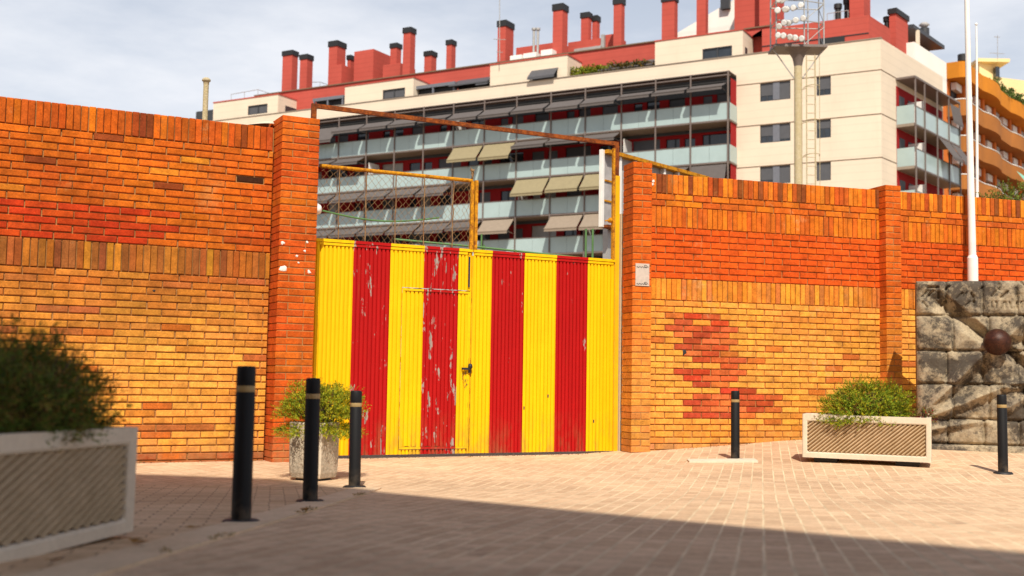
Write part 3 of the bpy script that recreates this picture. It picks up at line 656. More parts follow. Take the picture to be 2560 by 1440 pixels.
# dry leaves by the near planter
lf = thing('dry_leaf', 'dry brown leaf', 'leaf', (0, 0, 0), 'dry leaves beside the left planter')
mb = MB(); mb.idx([(-.035, 0, .004), (-.01, .02, .012), (.03, .006, .008), (.045, -.002, .02), (.01, -.02, .006), (0, 0, .002)], [(0, 5, 1), (1, 5, 2), (2, 5, 3), (3, 5, 4), (4, 5, 0)], 0, True); mb.build('blade', plain('dry_leaf_brown', (.34, .17, .04), .8), lf, fixn=False)
lp = [((-1.50, 4.75), 'dry brown leaf on the paving by the near corner of the shaded left planter'), ((-1.44, 4.62), 'dry curled leaf on the paving a hand away from the shaded left planter'), ((-1.52, 3.95), 'dry leaf at the bottom edge under the shaded left planter'), ((-1.44, 5.35), 'dry leaf lying on the kerb strip behind the left planter corner'), ((-1.17, 6.7), 'dry leaf in the joint along the kerb strip between the first two bollards')]
for i, ((lx, ly), lab) in enumerate(lp):
    o = lf if i == 0 else copy_tree(lf); o.location = (lx, ly, gz(lx, ly) + .012); o.rotation_euler = (R.uniform(-.2, .2), R.uniform(-.2, .2), R.random() * 6); o.scale = (R.uniform(.7, 1.2),) * 3; o['label'] = lab
mb = MB()
for y_ in [3.6 + .09 * i for i in range(62)]:
    if mnoise.noise(Vector((y_ * 1.7, 0, 0))) > .12:
        for q in range(5): leafy(mb, Vector((kx(y_) + R.uniform(-.015, .025), y_ + R.uniform(-.04, .04), gz(kx(y_), y_) + .004)), Vector((R.uniform(-1, 1), R.uniform(-1, 1), .6)), .02, 4, .0025, .016, [(.26, .19, .05), (.34, .22, .06), (.16, .13, .03)], R)
tag(mb.build('weeds', LEAF, fixn=False), kind='stuff')
mb = MB(); rl = random.Random(5)
for i in range(900):
    fn_, a_, d_ = rl.choice([(fl, rl.uniform(-3.6, 0), .02), (fl, rl.uniform(0, .5), .3), (fr, rl.uniform(-.1, 5), .02), (fg, rl.uniform(.1, 4.), .02)]); d_ += abs(rl.gauss(0, .05)); p = fn_(a_, d_, 0)
    if mnoise.noise(Vector((a_ * 1.5, d_, 2))) < -.1: continue
    z = gz(p[0], p[1]) - .006; c = rl.choice([(.22, .14, .07), (.35, .24, .14), (.12, .07, .04), (.30, .17, .05), (.16, .15, .05)]); sz_ = rl.uniform(.004, .014); a0 = rl.random() * 6.28
    P3 = [(p[0] + sz_ * math.cos(a0 + q * 1.57) * rl.uniform(.5, 1), p[1] + sz_ * math.sin(a0 + q * 1.57) * rl.uniform(.5, 1), z + rl.uniform(0, .002)) for q in range(4)]; top = (p[0], p[1], z + sz_ * rl.uniform(.4, 1.1))
    for q in range(4): mb.face([P3[q], P3[(q + 1) % 4], top], 0, False, (*c, 1))
tag(mb.build('grit_and_leaf_litter', LEAF, fixn=False), kind='stuff')
o = MB(); A = [(2.02, 13.12), (2.78, 13.05), (2.80, 13.33), (2.03, 13.38)]; vs = [(a, b, gz(a, b) + .012) for a, b in A] + [(a, b, gz(a, b) - .02) for a, b in A]
o.hexa(vs[4:] + vs[:4]); tag(o.build('paving_slab', CONC, bevel=.004), 'pale flat concrete slab set in the paving at the foot of the wall bollard', 'slab')
# ------------------------------------------------------------------ monument
MD = Vector((.958, -.285)).normalized(); MP = (5.10, 14.58); fm = frame2(MP, MD); MW = 2.0; zbm = .10; MH = 2.16
BU, BZ = on_line(2490, 856, MP, MD)
mon = thing('stone_monument', 'weathered carved stone block with radiating ridges and a bronze ball', 'monument', fm(MW / 2, -.3, zbm))
ju = [.40, .82, 1.22, 1.62]; jz = [.13, .44, .87, 1.29, 1.73]
def seg(px, pz, a, b):
    ax, az = a; bx, bz = b; dx, dz = bx - ax, bz - az; t = max(0, min(1, ((px - ax) * dx + (pz - az) * dz) / (dx * dx + dz * dz)))
    return math.hypot(px - ax - dx * t, pz - az - dz * t), t
bz = BZ - zbm
rays = [((BU - .10, bz + .06), (.13, 2.0), -.10, .06, .10), ((BU - .08, bz - .06), (.07, .52), .12, .09, .05), ((BU + .1, bz + .05), (BU + .75, bz + .75), .10, .08, .07), ((BU + .1, bz - .05), (BU + .75, bz - .70), -.09, .055, .09),
        ((BU + .16, bz + .03), (BU + .9, bz + .0), -.06, .05, .05), ((BU - .04, bz - .12), (BU - .1, .45), .05, .05, .07), ((.08, .44), (BU + .1, .86), .10, .075, .05), ((BU + .1, .86), (BU + .8, 1.0), .10, .05, .07), ((.10, .30), (.75, .43), .06, .05, .04), ((BU - .25, bz - .3), (.5, .62), -.05, .07, .09), ((BU + .12, .60), (BU + .5, .84), .07, .06, .05)]
glyph = []
rg = random.Random(4)
for (u0, u1, w0, w1) in ((.06, .36, 1.80, 2.10), (.45, .76, 1.80, 2.10), (.86, 1.30, 1.94, 2.10)):
    for i in range(7): a = (rg.uniform(u0, u1), rg.uniform(w0, w1)); ang = rg.choice([0, 1.57, .8, 2.3]); l = rg.uniform(.05, .13); glyph.append((a, (a[0] + l * math.cos(ang), a[1] + l * math.sin(ang)), rg.uniform(.010, .02)))
for i in range(9): glyph.append(((.88 + .055 * i, 1.82), (.88 + .055 * i + rg.uniform(-.02, .03), 1.90), .009))
def relief(u, z):
    h = .0
    row = sum(1 for q in jz if z > q); sh = .03 * mnoise.noise(Vector((row * 3.1, 0, 5)))
    zz = z + .012 * mnoise.noise(Vector((u * 3, z, 1.)))
    dj = min(abs(zz - q) for q in jz); du = min(abs(u + sh + (.05 if row % 2 else -.02) - q) for q in ju) if row > 0 else 9
    h -= .052 * math.exp(-(dj / .016) ** 2) + .05 * math.exp(-(du / .015) ** 2)
    h += .03 * (1 - math.exp(-(min(dj, du) / .09) ** 2))
    for a, b, amp, w0, w1 in rays:
        d, t = seg(u, z, a, b); w = w0 + (w1 - w0) * t
        if d < w * 1.6: k = max(0, 1 - d / (w * 1.6)); h += amp * k * (1.15 if amp > 0 else 1.45) * min(1, (1.12 - t) * 3)
    for a, b, w in glyph:
        d, t = seg(u, z, a, b)
        if d < w: h -= .035 * min(1, (w - d) / (w * .4))
    q = Vector((u, z, 0)); h += .012 * mnoise.noise(q * 6) + .006 * mnoise.noise(q * 19) + .004 * mnoise.noise(q * 45)
    e = min(u, MW - u, MH - z); h -= .05 * math.exp(-(max(e, 0) / .03) ** 1.3)
    if z < .13: h += .045
    return h
mb = MB(); NU, NZ = 150, 165; vs = []; fs = []
for j in range(NZ + 1):
    for i in range(NU + 1): u = MW * i / NU; z = MH * j / NZ; vs.append(fm(u, relief(u, z), zbm - .02 + z))
for j in range(NZ):
    for i in range(NU): a = j * (NU + 1) + i; fs.append((a, a + 1, a + NU + 2, a + NU + 1))
mb.idx(vs, fs, 0, True)
topl = [NZ * (NU + 1) + i for i in range(NU + 1)]
for i in range(NU): mb.face([vs[topl[i]], vs[topl[i + 1]], fm(MW * (i + 1) / NU, -.42, zbm + MH - .03), fm(MW * i / NU, -.42, zbm + MH - .03)])
for j in range(NZ): a, b = j * (NU + 1), (j + 1) * (NU + 1); mb.face([vs[a], vs[b], fm(0.0, -.42, vs[b][2]), fm(0.0, -.42, vs[a][2])]); a += NU; b += NU; mb.face([vs[b], vs[a], fm(MW, -.42, vs[a][2]), fm(MW, -.42, vs[b][2])])
mb.face([fm(0, -.42, zbm - .02), fm(0, -.42, zbm + MH - .02), fm(MW, -.42, zbm + MH - .02), fm(MW, -.42, zbm - .02)])
mb.build('carved_block', MONU, mon, fixn=False)
mb = MB(); mb.ball(fm(BU, .13, BZ), .163, 32); mb.build('ball', BRONZE, mon)
mb = MB(); mb.tube([fm(BU, -.05, BZ), fm(BU, .02, BZ)], .07, 14); mb.build('ball_stem', BRONZE, mon)
# ------------------------------------------------------------------ flagpoles, pole, board, railing
def flagpole(label, px0, py0, px1, py1, Y, r0, r1, mat, collar=False):
    a = at(px1, py1, Y); b = at(px0, py0, Y); zg = .0; top = b + (b - a) * .25
    rt = thing('flagpole', label, 'flagpole', (a.x, a.y, zg), 'white flagpoles'); mb = MB(); mb.tube([(a.x, a.y, zg), a, b, (b.x, b.y, top.z)], [r0, r0, r1, r1 * .8], 14); mb.build('pole', mat, rt)
    if collar:
        mb = MB(); mb.tube([(a.x, a.y, zg), (a.x, a.y, a.z + .25)], r0 * 1.35, 14); mb.tube([(a.x, a.y, a.z + .25), (a.x, a.y, a.z + .29)], [r0 * 1.35, r0 * 1.02], 14); mb.build('sleeve', mat, rt)
        q = at(2423, 250, Y); mb = MB(); mb.lathe([(r1 * 1.05, -.02), (r1 * 1.22, -.01), (r1 * 1.22, .03), (r1 * 1.0, .04)], (q.x, q.y, q.z), 14); mb.build('joint_ring', mat, rt)
    mb = MB(); mb.ball((b.x, b.y, top.z + .05), r1 * 1.4, 12); mb.build('finial', mat, rt)
flagpole('thick white flagpole rising from behind the carved stone monument', 2417, 0, 2432, 690, 16.08, .054, .034, WHITE, True)
flagpole('thin white pole behind the right wall, beside the thick flagpole', 2442, 150, 2443, 495, 34, .045, .03, WHITE)
q = at(516, 196, 20); rt = thing('vent_pole', 'pale cream pole with a round cap behind the left brick wall', 'pole', (q.x, q.y, 0))
mb = MB(); mb.tube([(q.x, q.y, 0), (q.x, q.y, q.z - .06)], .048, 12); mb.build('pole', POLEC, rt); mb = MB(); mb.lathe([(.05, -.11), (.055, -.06), (.075, -.05), (.075, -.02), (.04, .01), (.001, .015)], (q.x, q.y, q.z), 14); mb.build('cap', POLEC, rt)
BP = at(1500, 470, 19); BD = (.65, .76); fb = frame2((BP.x, BP.y), BD)
zt, zl = on_line(1500, 374, (BP.x, BP.y), BD)[1], on_line(1500, 568, (BP.x, BP.y), BD)[1]
bd = thing('hoarding', 'weathered board in a pale frame standing behind the right gate pier', 'hoarding', (BP.x, BP.y, 0))
mb = MB(); mb.box(fb, -.02, .05, -.01, .055, zl, zt); mb.build('end_post', WHITE, bd, bevel=.006)
mb = MB(); mb.box(fb, .05, 3.2, .0, .02, zl + .04, zt - .06); mb.build('panel', WGREY, bd)
mb = MB(); mb.box(fb, .045, 3.25, -.04, .14, zt - .06, zt); mb.build('top_rail', YRUST, bd)
mb = MB(); mb.box(fb, .045, 3.25, -.04, .14, zl, zl + .04); mb.build('bottom_rail', RUST, bd)
for i in range(7):
    a = .42 + i * .45; mb = MB(); mb.box(fb, a, a + .06, .022, .10, zl + .04, zt - .06); mb.build('batten', WHITE, bd)
for z in (.45, .8): mb = MB(); mb.box(fb, .05, .42, .022, .04, zl + z * (zt - zl) * .75, zl + z * (zt - zl) * .75 + .03); mb.build('cross_strip', YRUST, bd)
for a in (.3, 2.9): mb = MB(); mb.box(fb, a, a + .1, -.15, -.05, 0, zl + .3); mb.build('leg', GALV, bd)
gr_ = thing('green_railing', 'thin green metal railing seen over the top of the striped gate', 'railing', (0, 16.5, 0))
RP = [at(985, 598, 16.2), at(1200, 618, 16.5), at(1380, 637, 16.8), at(1500, 650, 17.0)]
mb = MB(); mb.tube(RP, .016, 6); mb.build('top_rail', GREEN, gr_)
for (px, py) in ((1204, 585), (1290, 626), (1378, 636), (1210, 612)):
    q = at(px, py, 16.6); mb = MB(); mb.tube([(q.x, q.y, 0), (q.x, q.y, q.z)], .014, 6); mb.build('post', GREEN, gr_)
for px in (1465, 1482):
    q = at(px, 572, 17.2); mb = MB(); mb.tube([(q.x, q.y, 0), (q.x, q.y, q.z)], .016, 8); mb.build('tall_post', GREEN, gr_)
# ------------------------------------------------------------------ floodlight mast
MY = 45.; q = at(1994, 150, MY); m0 = at(1996, 450, MY)
mast = thing('floodlight_mast', 'tall floodlight mast with a ladder in front of the cream apartment block', 'floodlight mast', (m0.x, m0.y, 0))
zp = at(1993, 118, MY).z; mx = m0.x
mb = MB(); mb.tube([(mx, MY, 0), (mx, MY, zp - .9), (mx, MY, zp - .35)], [.18, .155, .15], 16); mb.build('pole', POLEC, mast)
fx = lambda a, b, c: (mx + a, MY + b, c)
mb = MB(); mb.lathe([(.15, -.8), (.22, -.45), (.36, -.2), (.5, -.1)], (mx, MY, zp), 14, 0, True); mb.box(fx, -1.02, 1.05, -.45, .75, zp - .1, zp); mb.build('platform', STEEL, mast)
mb = MB()
for sx in (-1, 1): mb.tube([(mx + sx * .98, MY, zp - .1), (mx + sx * .16, MY, zp - 1.25)], .025, 6)
mb.build('strut', GALV, mast)
mb = MB(); TOP = zp + 3.4
for (a, b) in ((-.95, -.4), (.15, -.4), (1.0, -.1), (.55, .6), (1.0, .65), (-.95, .6)): mb.tube([(mx + a, MY + b, zp), (mx + a, MY + b, TOP)], .03, 5)
for zz in (.95, 1.75, 2.55, 3.3):
    P_ = [(-.95, -.4), (.15, -.4), (1.0, -.1), (1.0, .65), (-.95, .6)]
    for k in range(5): a, b = P_[k], P_[(k + 1) % 5]; mb.tube([(mx + a[0], MY + a[1], zp + zz), (mx + b[0], MY + b[1], zp + zz)], .022, 5)
for zz in (.0, .95, 1.75): mb.tube([(mx + .15, MY - .4, zp + zz), (mx + 1.0, MY - .1, zp + zz + .8)], .015, 4); mb.tube([(mx + 1.0, MY - .1, zp + zz), (mx + 1., MY + .65, zp + zz + .8)], .015, 4)
mb.build('cage', GALV, mast)
fa, fbq = Vector((-.95, -.48)), Vector((.10, -.48))
for row in range(5):
    for k in range(5):
        p = fa.lerp(fbq, (k + .2) / 4.5); c = Vector((mx + p.x + R.uniform(-.09, .09), MY + p.y + R.uniform(-.2, .1), zp + .2 + row * .52 + (.07 * k if row else .04) + R.uniform(-.06, .06)))
        mb = MB(); d = Vector((-.55 + R.uniform(-.25, .25), -.75, -.32 + R.uniform(-.12, .2))).normalized(); mb.tube([c - d * .17, c - d * .02, c + d * .10, c + d * .13], [.04, .08, .12, .13], 12); lmp = mb.build('floodlight', GALV, mast)
        mb = MB(); mb.tube([c + d * .131, c + d * .15], [.12, .09], 12); mb.build('lens', LAMP, lmp)
lx0 = at(2013, 300, MY).x; lx1 = at(2026, 300, MY).x
mb = MB()
for xx in (lx0, lx0 + .34): mb.tube([(xx, MY - .25, .3), (xx, MY - .25, zp - .4)], .02, 5)
z = .6
while z < zp - .5: mb.tube([(lx0, MY - .25, z), (lx0 + .34, MY - .25, z)], .013, 4); z += .35
z = 3.
while z < zp - .5:
    mb.tube([(mx, MY, z - .06), (lx0, MY - .25, z)], .016, 4)
    mb.tube([(lx0 + .17 - .3 * math.cos(k * .523), MY - .25 - .55 * math.sin(k * .523), z) for k in range(7)], .016, 4); z += 1.35
for k in (1, 3, 5): mb.tube([(lx0 + .17 - .3 * math.cos(k * .523), MY - .25 - .55 * math.sin(k * .523), 3.), (lx0 + .17 - .3 * math.cos(k * .523), MY - .25 - .55 * math.sin(k * .523), zp - .5)], .012, 4)
mb.build('ladder', POLEC, mast)
# ------------------------------------------------------------------ cream apartment block
ED = Vector((-.873, .489)).normalized(); ND = Vector((-ED.y, ED.x)) * 1.; ND = Vector((-.489, -.873)).normalized()
P1 = Vector((16.24, 82.9)); tc_ = on_line(2203, 250, P1, ED)[0]; CC = P1 + ED * tc_
def F(s, d, z): p = CC + ED * s + ND * d; return (p.x, p.y, z)
def fac(px, py, d=0.): return on_line(px, py, CC + ND * d, ED)
RD = Vector((.625, .78)).normalized(); NR = Vector((RD.y, -RD.x))
def F2(t, d, z): p = CC + RD * t + NR * d; return (p.x, p.y, z)
def fac2(px, py, d=0.): return on_line(px, py, CC + NR * d, RD)
apt = thing('apartment_building', 'long cream apartment building with red rooftop and rows of glass fronted balconies', 'building', F(25, -6, 0))
PT, BB = 24.55, 23.15; FLO = [19.58, 16.55, 13.52, 10.49, 7.46]; SEND = 62.
sB0 = fac(1841, 250)[0]; sB1 = sB0 + 2.9 * 14.2
jts = [22.35, 19.29, 16.28, 13.25, 10.2]
wins = []
for px0, px1, rows in ((1900, 1976, ((205, 247), (308, 352), (416, 458))), (2041, 2077, ((193, 236), (300, 342), (407, 452)))):
    for r_, (ya, yb) in enumerate(rows):
        s1, zA = fac(px0, ya); s0, _ = fac(px1, ya); wins.append((s0, s1, jts[r_] - 1.33 if r_ else 20.98, jts[r_] + (.0 if r_ else 0) - .02, r_, px0))
    zz = jts[3]; wins.append((s0, s1, zz - 1.33, zz - .02, 3, px0))
mb = MB(); fA = lambda a, d, z: F(a, d, z)
mb.wall(fA, 0, sB0, -.5, PT, [w[:4] for w in wins], .16)
mb.face([F(sB0, 0, BB), F(sB1, 0, BB), F(sB1, 0, PT), F(sB0, 0, PT)]); mb.face([F(sB1, 0, -.5), F(SEND, 0, -.5), F(SEND, 0, PT), F(sB1, 0, PT)])
mb.face([F(sB0, 0, -.5), F(sB1, 0, -.5), F(sB1, 0, FLO[4] - .2), F(sB0, 0, FLO[4] - .2)])
mb.face([F(sB0, 0, BB), F(sB1, 0, BB), F(sB1, -1.0, BB), F(sB0, -1.0, BB)], 0)
TR = fac2(2397, 250, 1.28)[0] + .25
mb.face([F2(0, 0, -.5), F2(TR, 0, -.5), F2(TR, 0, PT), F2(0, 0, PT)])
mb.face([F(SEND, 0, -.5), F(SEND, -14, -.5), F(SEND, -14, PT), F(SEND, 0, PT)])
# roof deck and parapet thickness
mb.face([F(0, 0, PT), F(SEND, 0, PT), F(SEND, -.35, PT), F(0, -.35, PT)]); mb.face([F(0.3, -.35, PT), F(SEND, -.35, PT), F(SEND, -.35, PT - 1.1), F(0.3, -.35, PT - 1.1)])
mb.face([F(0, -.34, PT - 1.1), F(SEND, -.34, PT - 1.1), F(SEND, -14, PT - 1.1), F(0, -14, PT - 1.1)])
mb.face([F2(0, 0, PT), F2(TR, 0, PT), F2(TR, -.35, PT), F2(0, -.35, PT)])
body = mb.build('wall', CREAM, apt, fixn=False)
mb = MB()
for z in jts: mb.box(fA, 0., sB0 - .02, .001, .012, z - .035, z + .035); mb.box(lambda a, b, c: F2(a, b, c), 0, TR, .001, .012, z - .035, z + .035)
mb.build('joint_line', JOINT, body)
mb = MB(); mb.box(fA, -.05, SEND, -.37, .06, PT + .002, PT + .06); mb.build('parapet_cap', SLAB, apt)
for (s0, s1, z0, z1, r_, px0) in wins:
    mb = MB(); w = s1 - s0
    for bx in ((s0, s1, z0, z0 + .06), (s0, s0 + .06, z0 + .06, z1), (s1 - .06, s1, z0 + .06, z1)): mb.box(fA, bx[0], bx[1], -.155, -.08, bx[2], bx[3])
    win = mb.build('window', FRAME, apt)
    sh = [(s0 + .06, s1 - .06, R.choice([.35, .25, .5, .0]) if r_ else .3)] if px0 > 2000 else [(s0 + .06, s0 + w * .36, [.0, .12, 0, .1][r_]), (s0 + w * .58, s1 - .06, [.28, .36, .22, .3][r_])]
    for (a, b, k) in sh:
        zc = z0 + .06 + (z1 - z0 - .06) * k
        mb = MB(); mb.box(fA, a, b, -.14, -.10, zc, z1 - .001); mb.build('shutter', SHUT, win)
        if k > .01:
            mb = MB(); mb.box(fA, a, b, -.15, -.13, z0 + .06, zc - .001); mb.build('pane', PANE, win)
            mb = MB(); mb.box(fA, (a + b) / 2 - .03, (a + b) / 2 + .03, -.128, -.10, z0 + .06, zc - .002); mb.build('mullion', FRAME, win)
    if px0 < 2000: mb = MB(); mb.box(fA, s0 + w * .361, s0 + w * .579, -.12, -.04, z0 + .061, z1 - .001); mb.build('panel', PANEL, win)
# balconies: front frame at d = BDp
BDp = 1.6; ps = [fac(x_, 300, BDp)[0] for x_ in (1820.5, 1727, 1639.5, 1554, 1463.7, 1378, 1292.6, 1211.9, 1134.7, 1060.5, 988.4, 918, 849)]
while len(ps) < 16: ps.append(ps[-1] + 2.92)
ps[15] = ps[14] + 1.0
sa, sz = ps[0], ps[-1]
mb = MB()   # red back wall of the balconies, with openings
holes = []; bw = []
rw_ = random.Random(21)
for r_, z in enumerate(FLO):
    for b in range(15):
        l = ps[b] + .25; kind = (b * 2 + r_) % 4
        if kind == 0: o_ = [(l + .2, l + 1.25, z + .05, z + 2.4), (l + 1.6, l + 2.3, z + .9, z + 2.3)]
        elif kind == 1: o_ = [(l + .15, l + 2.35, z + .05, z + 2.45)]
        elif kind == 2: o_ = [(l + .9, l + 2.2, z + .05, z + 2.4)]
        else: o_ = [(l + .1, l + .95, z + .05, z + 2.3), (l + 1.3, l + 2.4, z + .6, z + 2.35)]
        holes += o_; bw += [(h, r_, b) for h in o_]
mb.wall(lambda a, d, z: F(a, d - .25, z), sB0 - .3, sz + .2, FLO[4] - .2, BB, holes, .2); mb.face([F(sB0 - .004, .003, FLO[4]), F(sB0 - .004, BDp - .3, FLO[4]), F(sB0 - .004, BDp - .3, BB - .5), F(sB0 - .004, .003, BB - .5)])
mb.build('balcony_wall', RED2, apt, fixn=False)
vis = [w for w in bw if w[1] < 4][:96]
for (h, r_, b) in vis:
    mb = MB(); mb.box(fA, h[0], h[1], -.45, -.40, h[2], h[3]); w_ = mb.build('balcony_door' if h[2] - FLO[r_] < .1 else 'balcony_window', [PANE, PANE, PANE, FRAME, FRAME, CURT][int(rw_.random() * 6)], apt)
    if (b + r_) % 3 == 0: mb = MB(); mb.box(fA, h[0], h[1], -.39, -.34, h[2] + (h[3] - h[2]) * .45, h[3]); mb.build('shutter', SHUT, w_)
mb = MB(); mb.box(lambda a, d, z: F(a, d, z), sB0 + .02, sz, -.245, -.19, FLO[0] + 2.35, BB - .02)  # charcoal strips paint in the ceiling shade along the top of the balcony walls
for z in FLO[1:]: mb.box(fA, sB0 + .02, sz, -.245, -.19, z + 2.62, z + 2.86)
mb.build('ceiling_shade_strip', FRAME, apt)
mb = MB()
for (h, r_, b) in bw: 
    if r_ >= 4: mb.box(fA, h[0], h[1], -.45, -.40, h[2], h[3])
mb.build('lower_glazing', PANE, apt)
for r_, z in enumerate(FLO):
    mb = MB(); mb.box(fA, sa - .06, sz, -.24, BDp - .03, z - .16, z + .04); mb.build('balcony_slab', SLAB, apt)
    mb = MB(); mb.box(fA, sa - .08, sz, BDp - .02, BDp + .05, z - .13, z - .01); mb.box(fA, sa - .08, sz, BDp - .02, BDp + .03, z + 1.22, z + 1.27)
    mb.box(fA, sB0 - .07, sB0 - .02, .004, BDp - .03, z - .13, z - .01); mb.build('balcony_rail', STEEL, apt)
    mb = MB(); mb.box(fA, sB0 - .06, sB0 - .03, .02, BDp - .0, z - .0, z + 1.2); mb.build('side_panel', GLASS, apt)
    for b in range(15):
        mb = MB(); md = (ps[b] + ps[b + 1]) / 2
        mb.box(fA, ps[b] + .05, md - .008, BDp - .015, BDp + .005, z + .0, z + 1.21); mb.box(fA, md + .008, ps[b + 1] - .05, BDp - .015, BDp + .005, z + .0, z + 1.21); mb.build('glass_panel', GLASS, apt)
mb = MB(); mb.box(fA, sa - .08, sz, BDp - .25, BDp + .05, BB - .38, BB - .30); mb.box(fA, sa - .08, sz, .02, BDp + .04, BB - .12, BB - .06); mb.build('canopy_rail', STEEL, apt)
for p in ps:
    mb = MB(); mb.box(fA, p - .05, p + .05, BDp + .006, BDp + .09, 1., BB - .06); mb.build('post', STEEL, apt)
for b, r_ in ((3, 1), (8, 0), (4, 3), (1, 2), (6, 2), (11, 1)):
    mb = MB(); z = FLO[r_]; mb.box(fA, ps[b] - .06, ps[b] - .01, -.2, BDp - .35, z + .05, z + 2.4); mb.build('divider', WHITE, apt)
ST = ['sssmmmmmsmmmlll', 'nnnsssKKnnnssss', 'LssKKKnnmmmmmnm', 'mmmMMnMmmmmmmmm']
SPEC = {'s': (.50, 1.05, AWN), 'm': (.68, 1.15, AWN), 'l': (1.2, .95, AWN), 'K': (1.15, 1.05, KHAKI), 'M': (1.0, 1.05, BEIGE), 'L': (1.75, .6, AWN)}
for r_, row in enumerate(ST):
    for b, ch in enumerate(row):
        if ch == 'n': continue
        dr, ex, m = SPEC[ch]; dr *= R.uniform(.9, 1.1); z1 = FLO[r_] + (2.80 if r_ else 2.62); a0, a1 = ps[b] + .10, ps[b + 1] - .10; d0 = BDp + .10; mb = MB()
        prof = [(d0, z1), (d0 + ex * .5, z1 - dr * .5 - .03), (d0 + ex, z1 - dr)]; vl = .22
        vs = []; 
        for (d, z) in prof: vs += [F(a0, d, z), F(a1, d, z)]
        vs += [F(a0, d0 + ex, z1 - dr - vl), F(a1, d0 + ex, z1 - dr - vl)]
        mb.idx(vs, [(0, 1, 3, 2), (2, 3, 5, 4), (4, 5, 7, 6)]); mb.box(fA, a0, a1, d0 + ex - .04, d0 + ex + .03, z1 - dr - .03, z1 - dr + .03)
        for e in (a0 + .1, a1 - .1): mb.tube([F(e, BDp, z1 - dr - .1), F(e, d0 + ex, z1 - dr)], .02, 4)
        mb.build('awning', m, apt, fixn=False)
# penthouse boxes, red storey and roof
HB = 26.55; RT = 27.2
def boxes(px0, px1, nm, dep=4.2, d=-.55, topy=None):
    s1 = fac(px0, 200, d)[0]; s0 = fac(px1, 200, d)[0]; return s0, s1
pw_ = [((620, 668), (262, 287)), ((957, 1012), (222, 247)), ((1332, 1393), (173, 200)), ((1756, 1830), (118, 147))]
for i, (a, b) in enumerate(((536, 697), (863, 1034), (1225, 1418), (1637, 1857))):
    d = -.40; s0, s1 = boxes(a, b, '', d=d)
    zt_ = fac((a + b) / 2, {0: 247, 1: 206, 2: 151, 3: 90}[i], d)[1]
    (wa, wb), (ya, yb) = pw_[i]; w1, zz1 = fac(wa, ya, d); w0, zz0 = fac(wb, yb, d); zz1 = fac((wa + wb) / 2, (ya + ya) / 2 , d)[1]; zz0 = fac((wa + wb) / 2, yb - 2, d)[1]
    mb = MB(); mb.wall(lambda p, q_, z: F(p, q_ + d, z), s0, s1, PT - 1.05, zt_, [(w0, w1, zz0, zz1)], .18)
    for pr in (((s0, d), (s0, d - 4.5)), ((s1, d), (s1, d - 4.5))):
        (u0, e0), (u1, e1) = pr; mb.face([F(u0, e0, PT - 1.05), F(u1, e1, PT - 1.05), F(u1, e1, zt_), F(u0, e0, zt_)])
    mb.face([F(s0, d, zt_), F(s1, d, zt_), F(s1, d - 4.5, zt_), F(s0, d - 4.5, zt_)])
    pb = mb.build('penthouse_box', CREAM, apt, fixn=False)
    mb = MB(); mb.box(fA, s0 - .05, s1 + .05, d - 4.5, d + .05, zt_ + .004, zt_ + .10); mb.build('red_cap', RED, pb)
    mb = MB(); mb.box(fA, w0, w1, d - .18, d - .12, zz0, zz1); mb.build('window', PANE if i in (3,) else SHUT, pb)
    mb = MB(); mm = (w0 + w1) / 2; mb.box(fA, mm - .05, mm + .05, d - .119, d - .06, zz0, zz1)
    for bx in ((w0, w1, zz1 - .08, zz1), (w0, w1, zz0, zz0 + .08), (w0, w0 + .08, zz0 + .08, zz1 - .08), (w1 - .08, w1, zz0 + .08, zz1 - .08)): mb.box(fA, bx[0], bx[1], d - .118, d - .04, bx[2], bx[3])
    mb.build('window_frame', FRAME, pb)
    if i in (0, 2, 3):
        z0_, z1_ = (zz0 - .2, zz1 - .1); mb = MB(); mb.box(lambda a_, b_, c_: F(s0 - b_, d - a_, c_), .5 if i else 1.0, 1.0 if i else 3.6, .004, .03, z0_, z1_); mb.build('side_window', PANE if i else FRAME, pb)
    if i == 2:
        mb = MB(); mb.idx([F(w0 - .1, d + .02, zz1), F(w1 + .1, d + .02, zz1), F(w1 + .1, d + .75, zz0 + .1), F(w0 - .1, d + .75, zz0 + .1), F(w0 - .1, d + .75, zz0 - .1), F(w1 + .1, d + .75, zz0 - .1)], [(0, 1, 2, 3), (3, 2, 5, 4)]); mb.build('window_awning', SHUT, pb, fixn=False)
dR = -3.0
zr = fac(1500, 124, dR)[1]
s_r0 = fac(1930, 100, dR)[0]; s_r1 = fac(640, 200, dR)[0]
mb = MB(); mb.box(fA, s_r0, s_r1, -13., dR, PT - 1.0, zr); mb.build('red_storey', RED, apt)
mb = MB(); mb.box(fA, s_r0, s_r1 + .1, -13., dR + .12, zr + .003, zr + .10); mb.build('roof_edge', JOINT, apt)
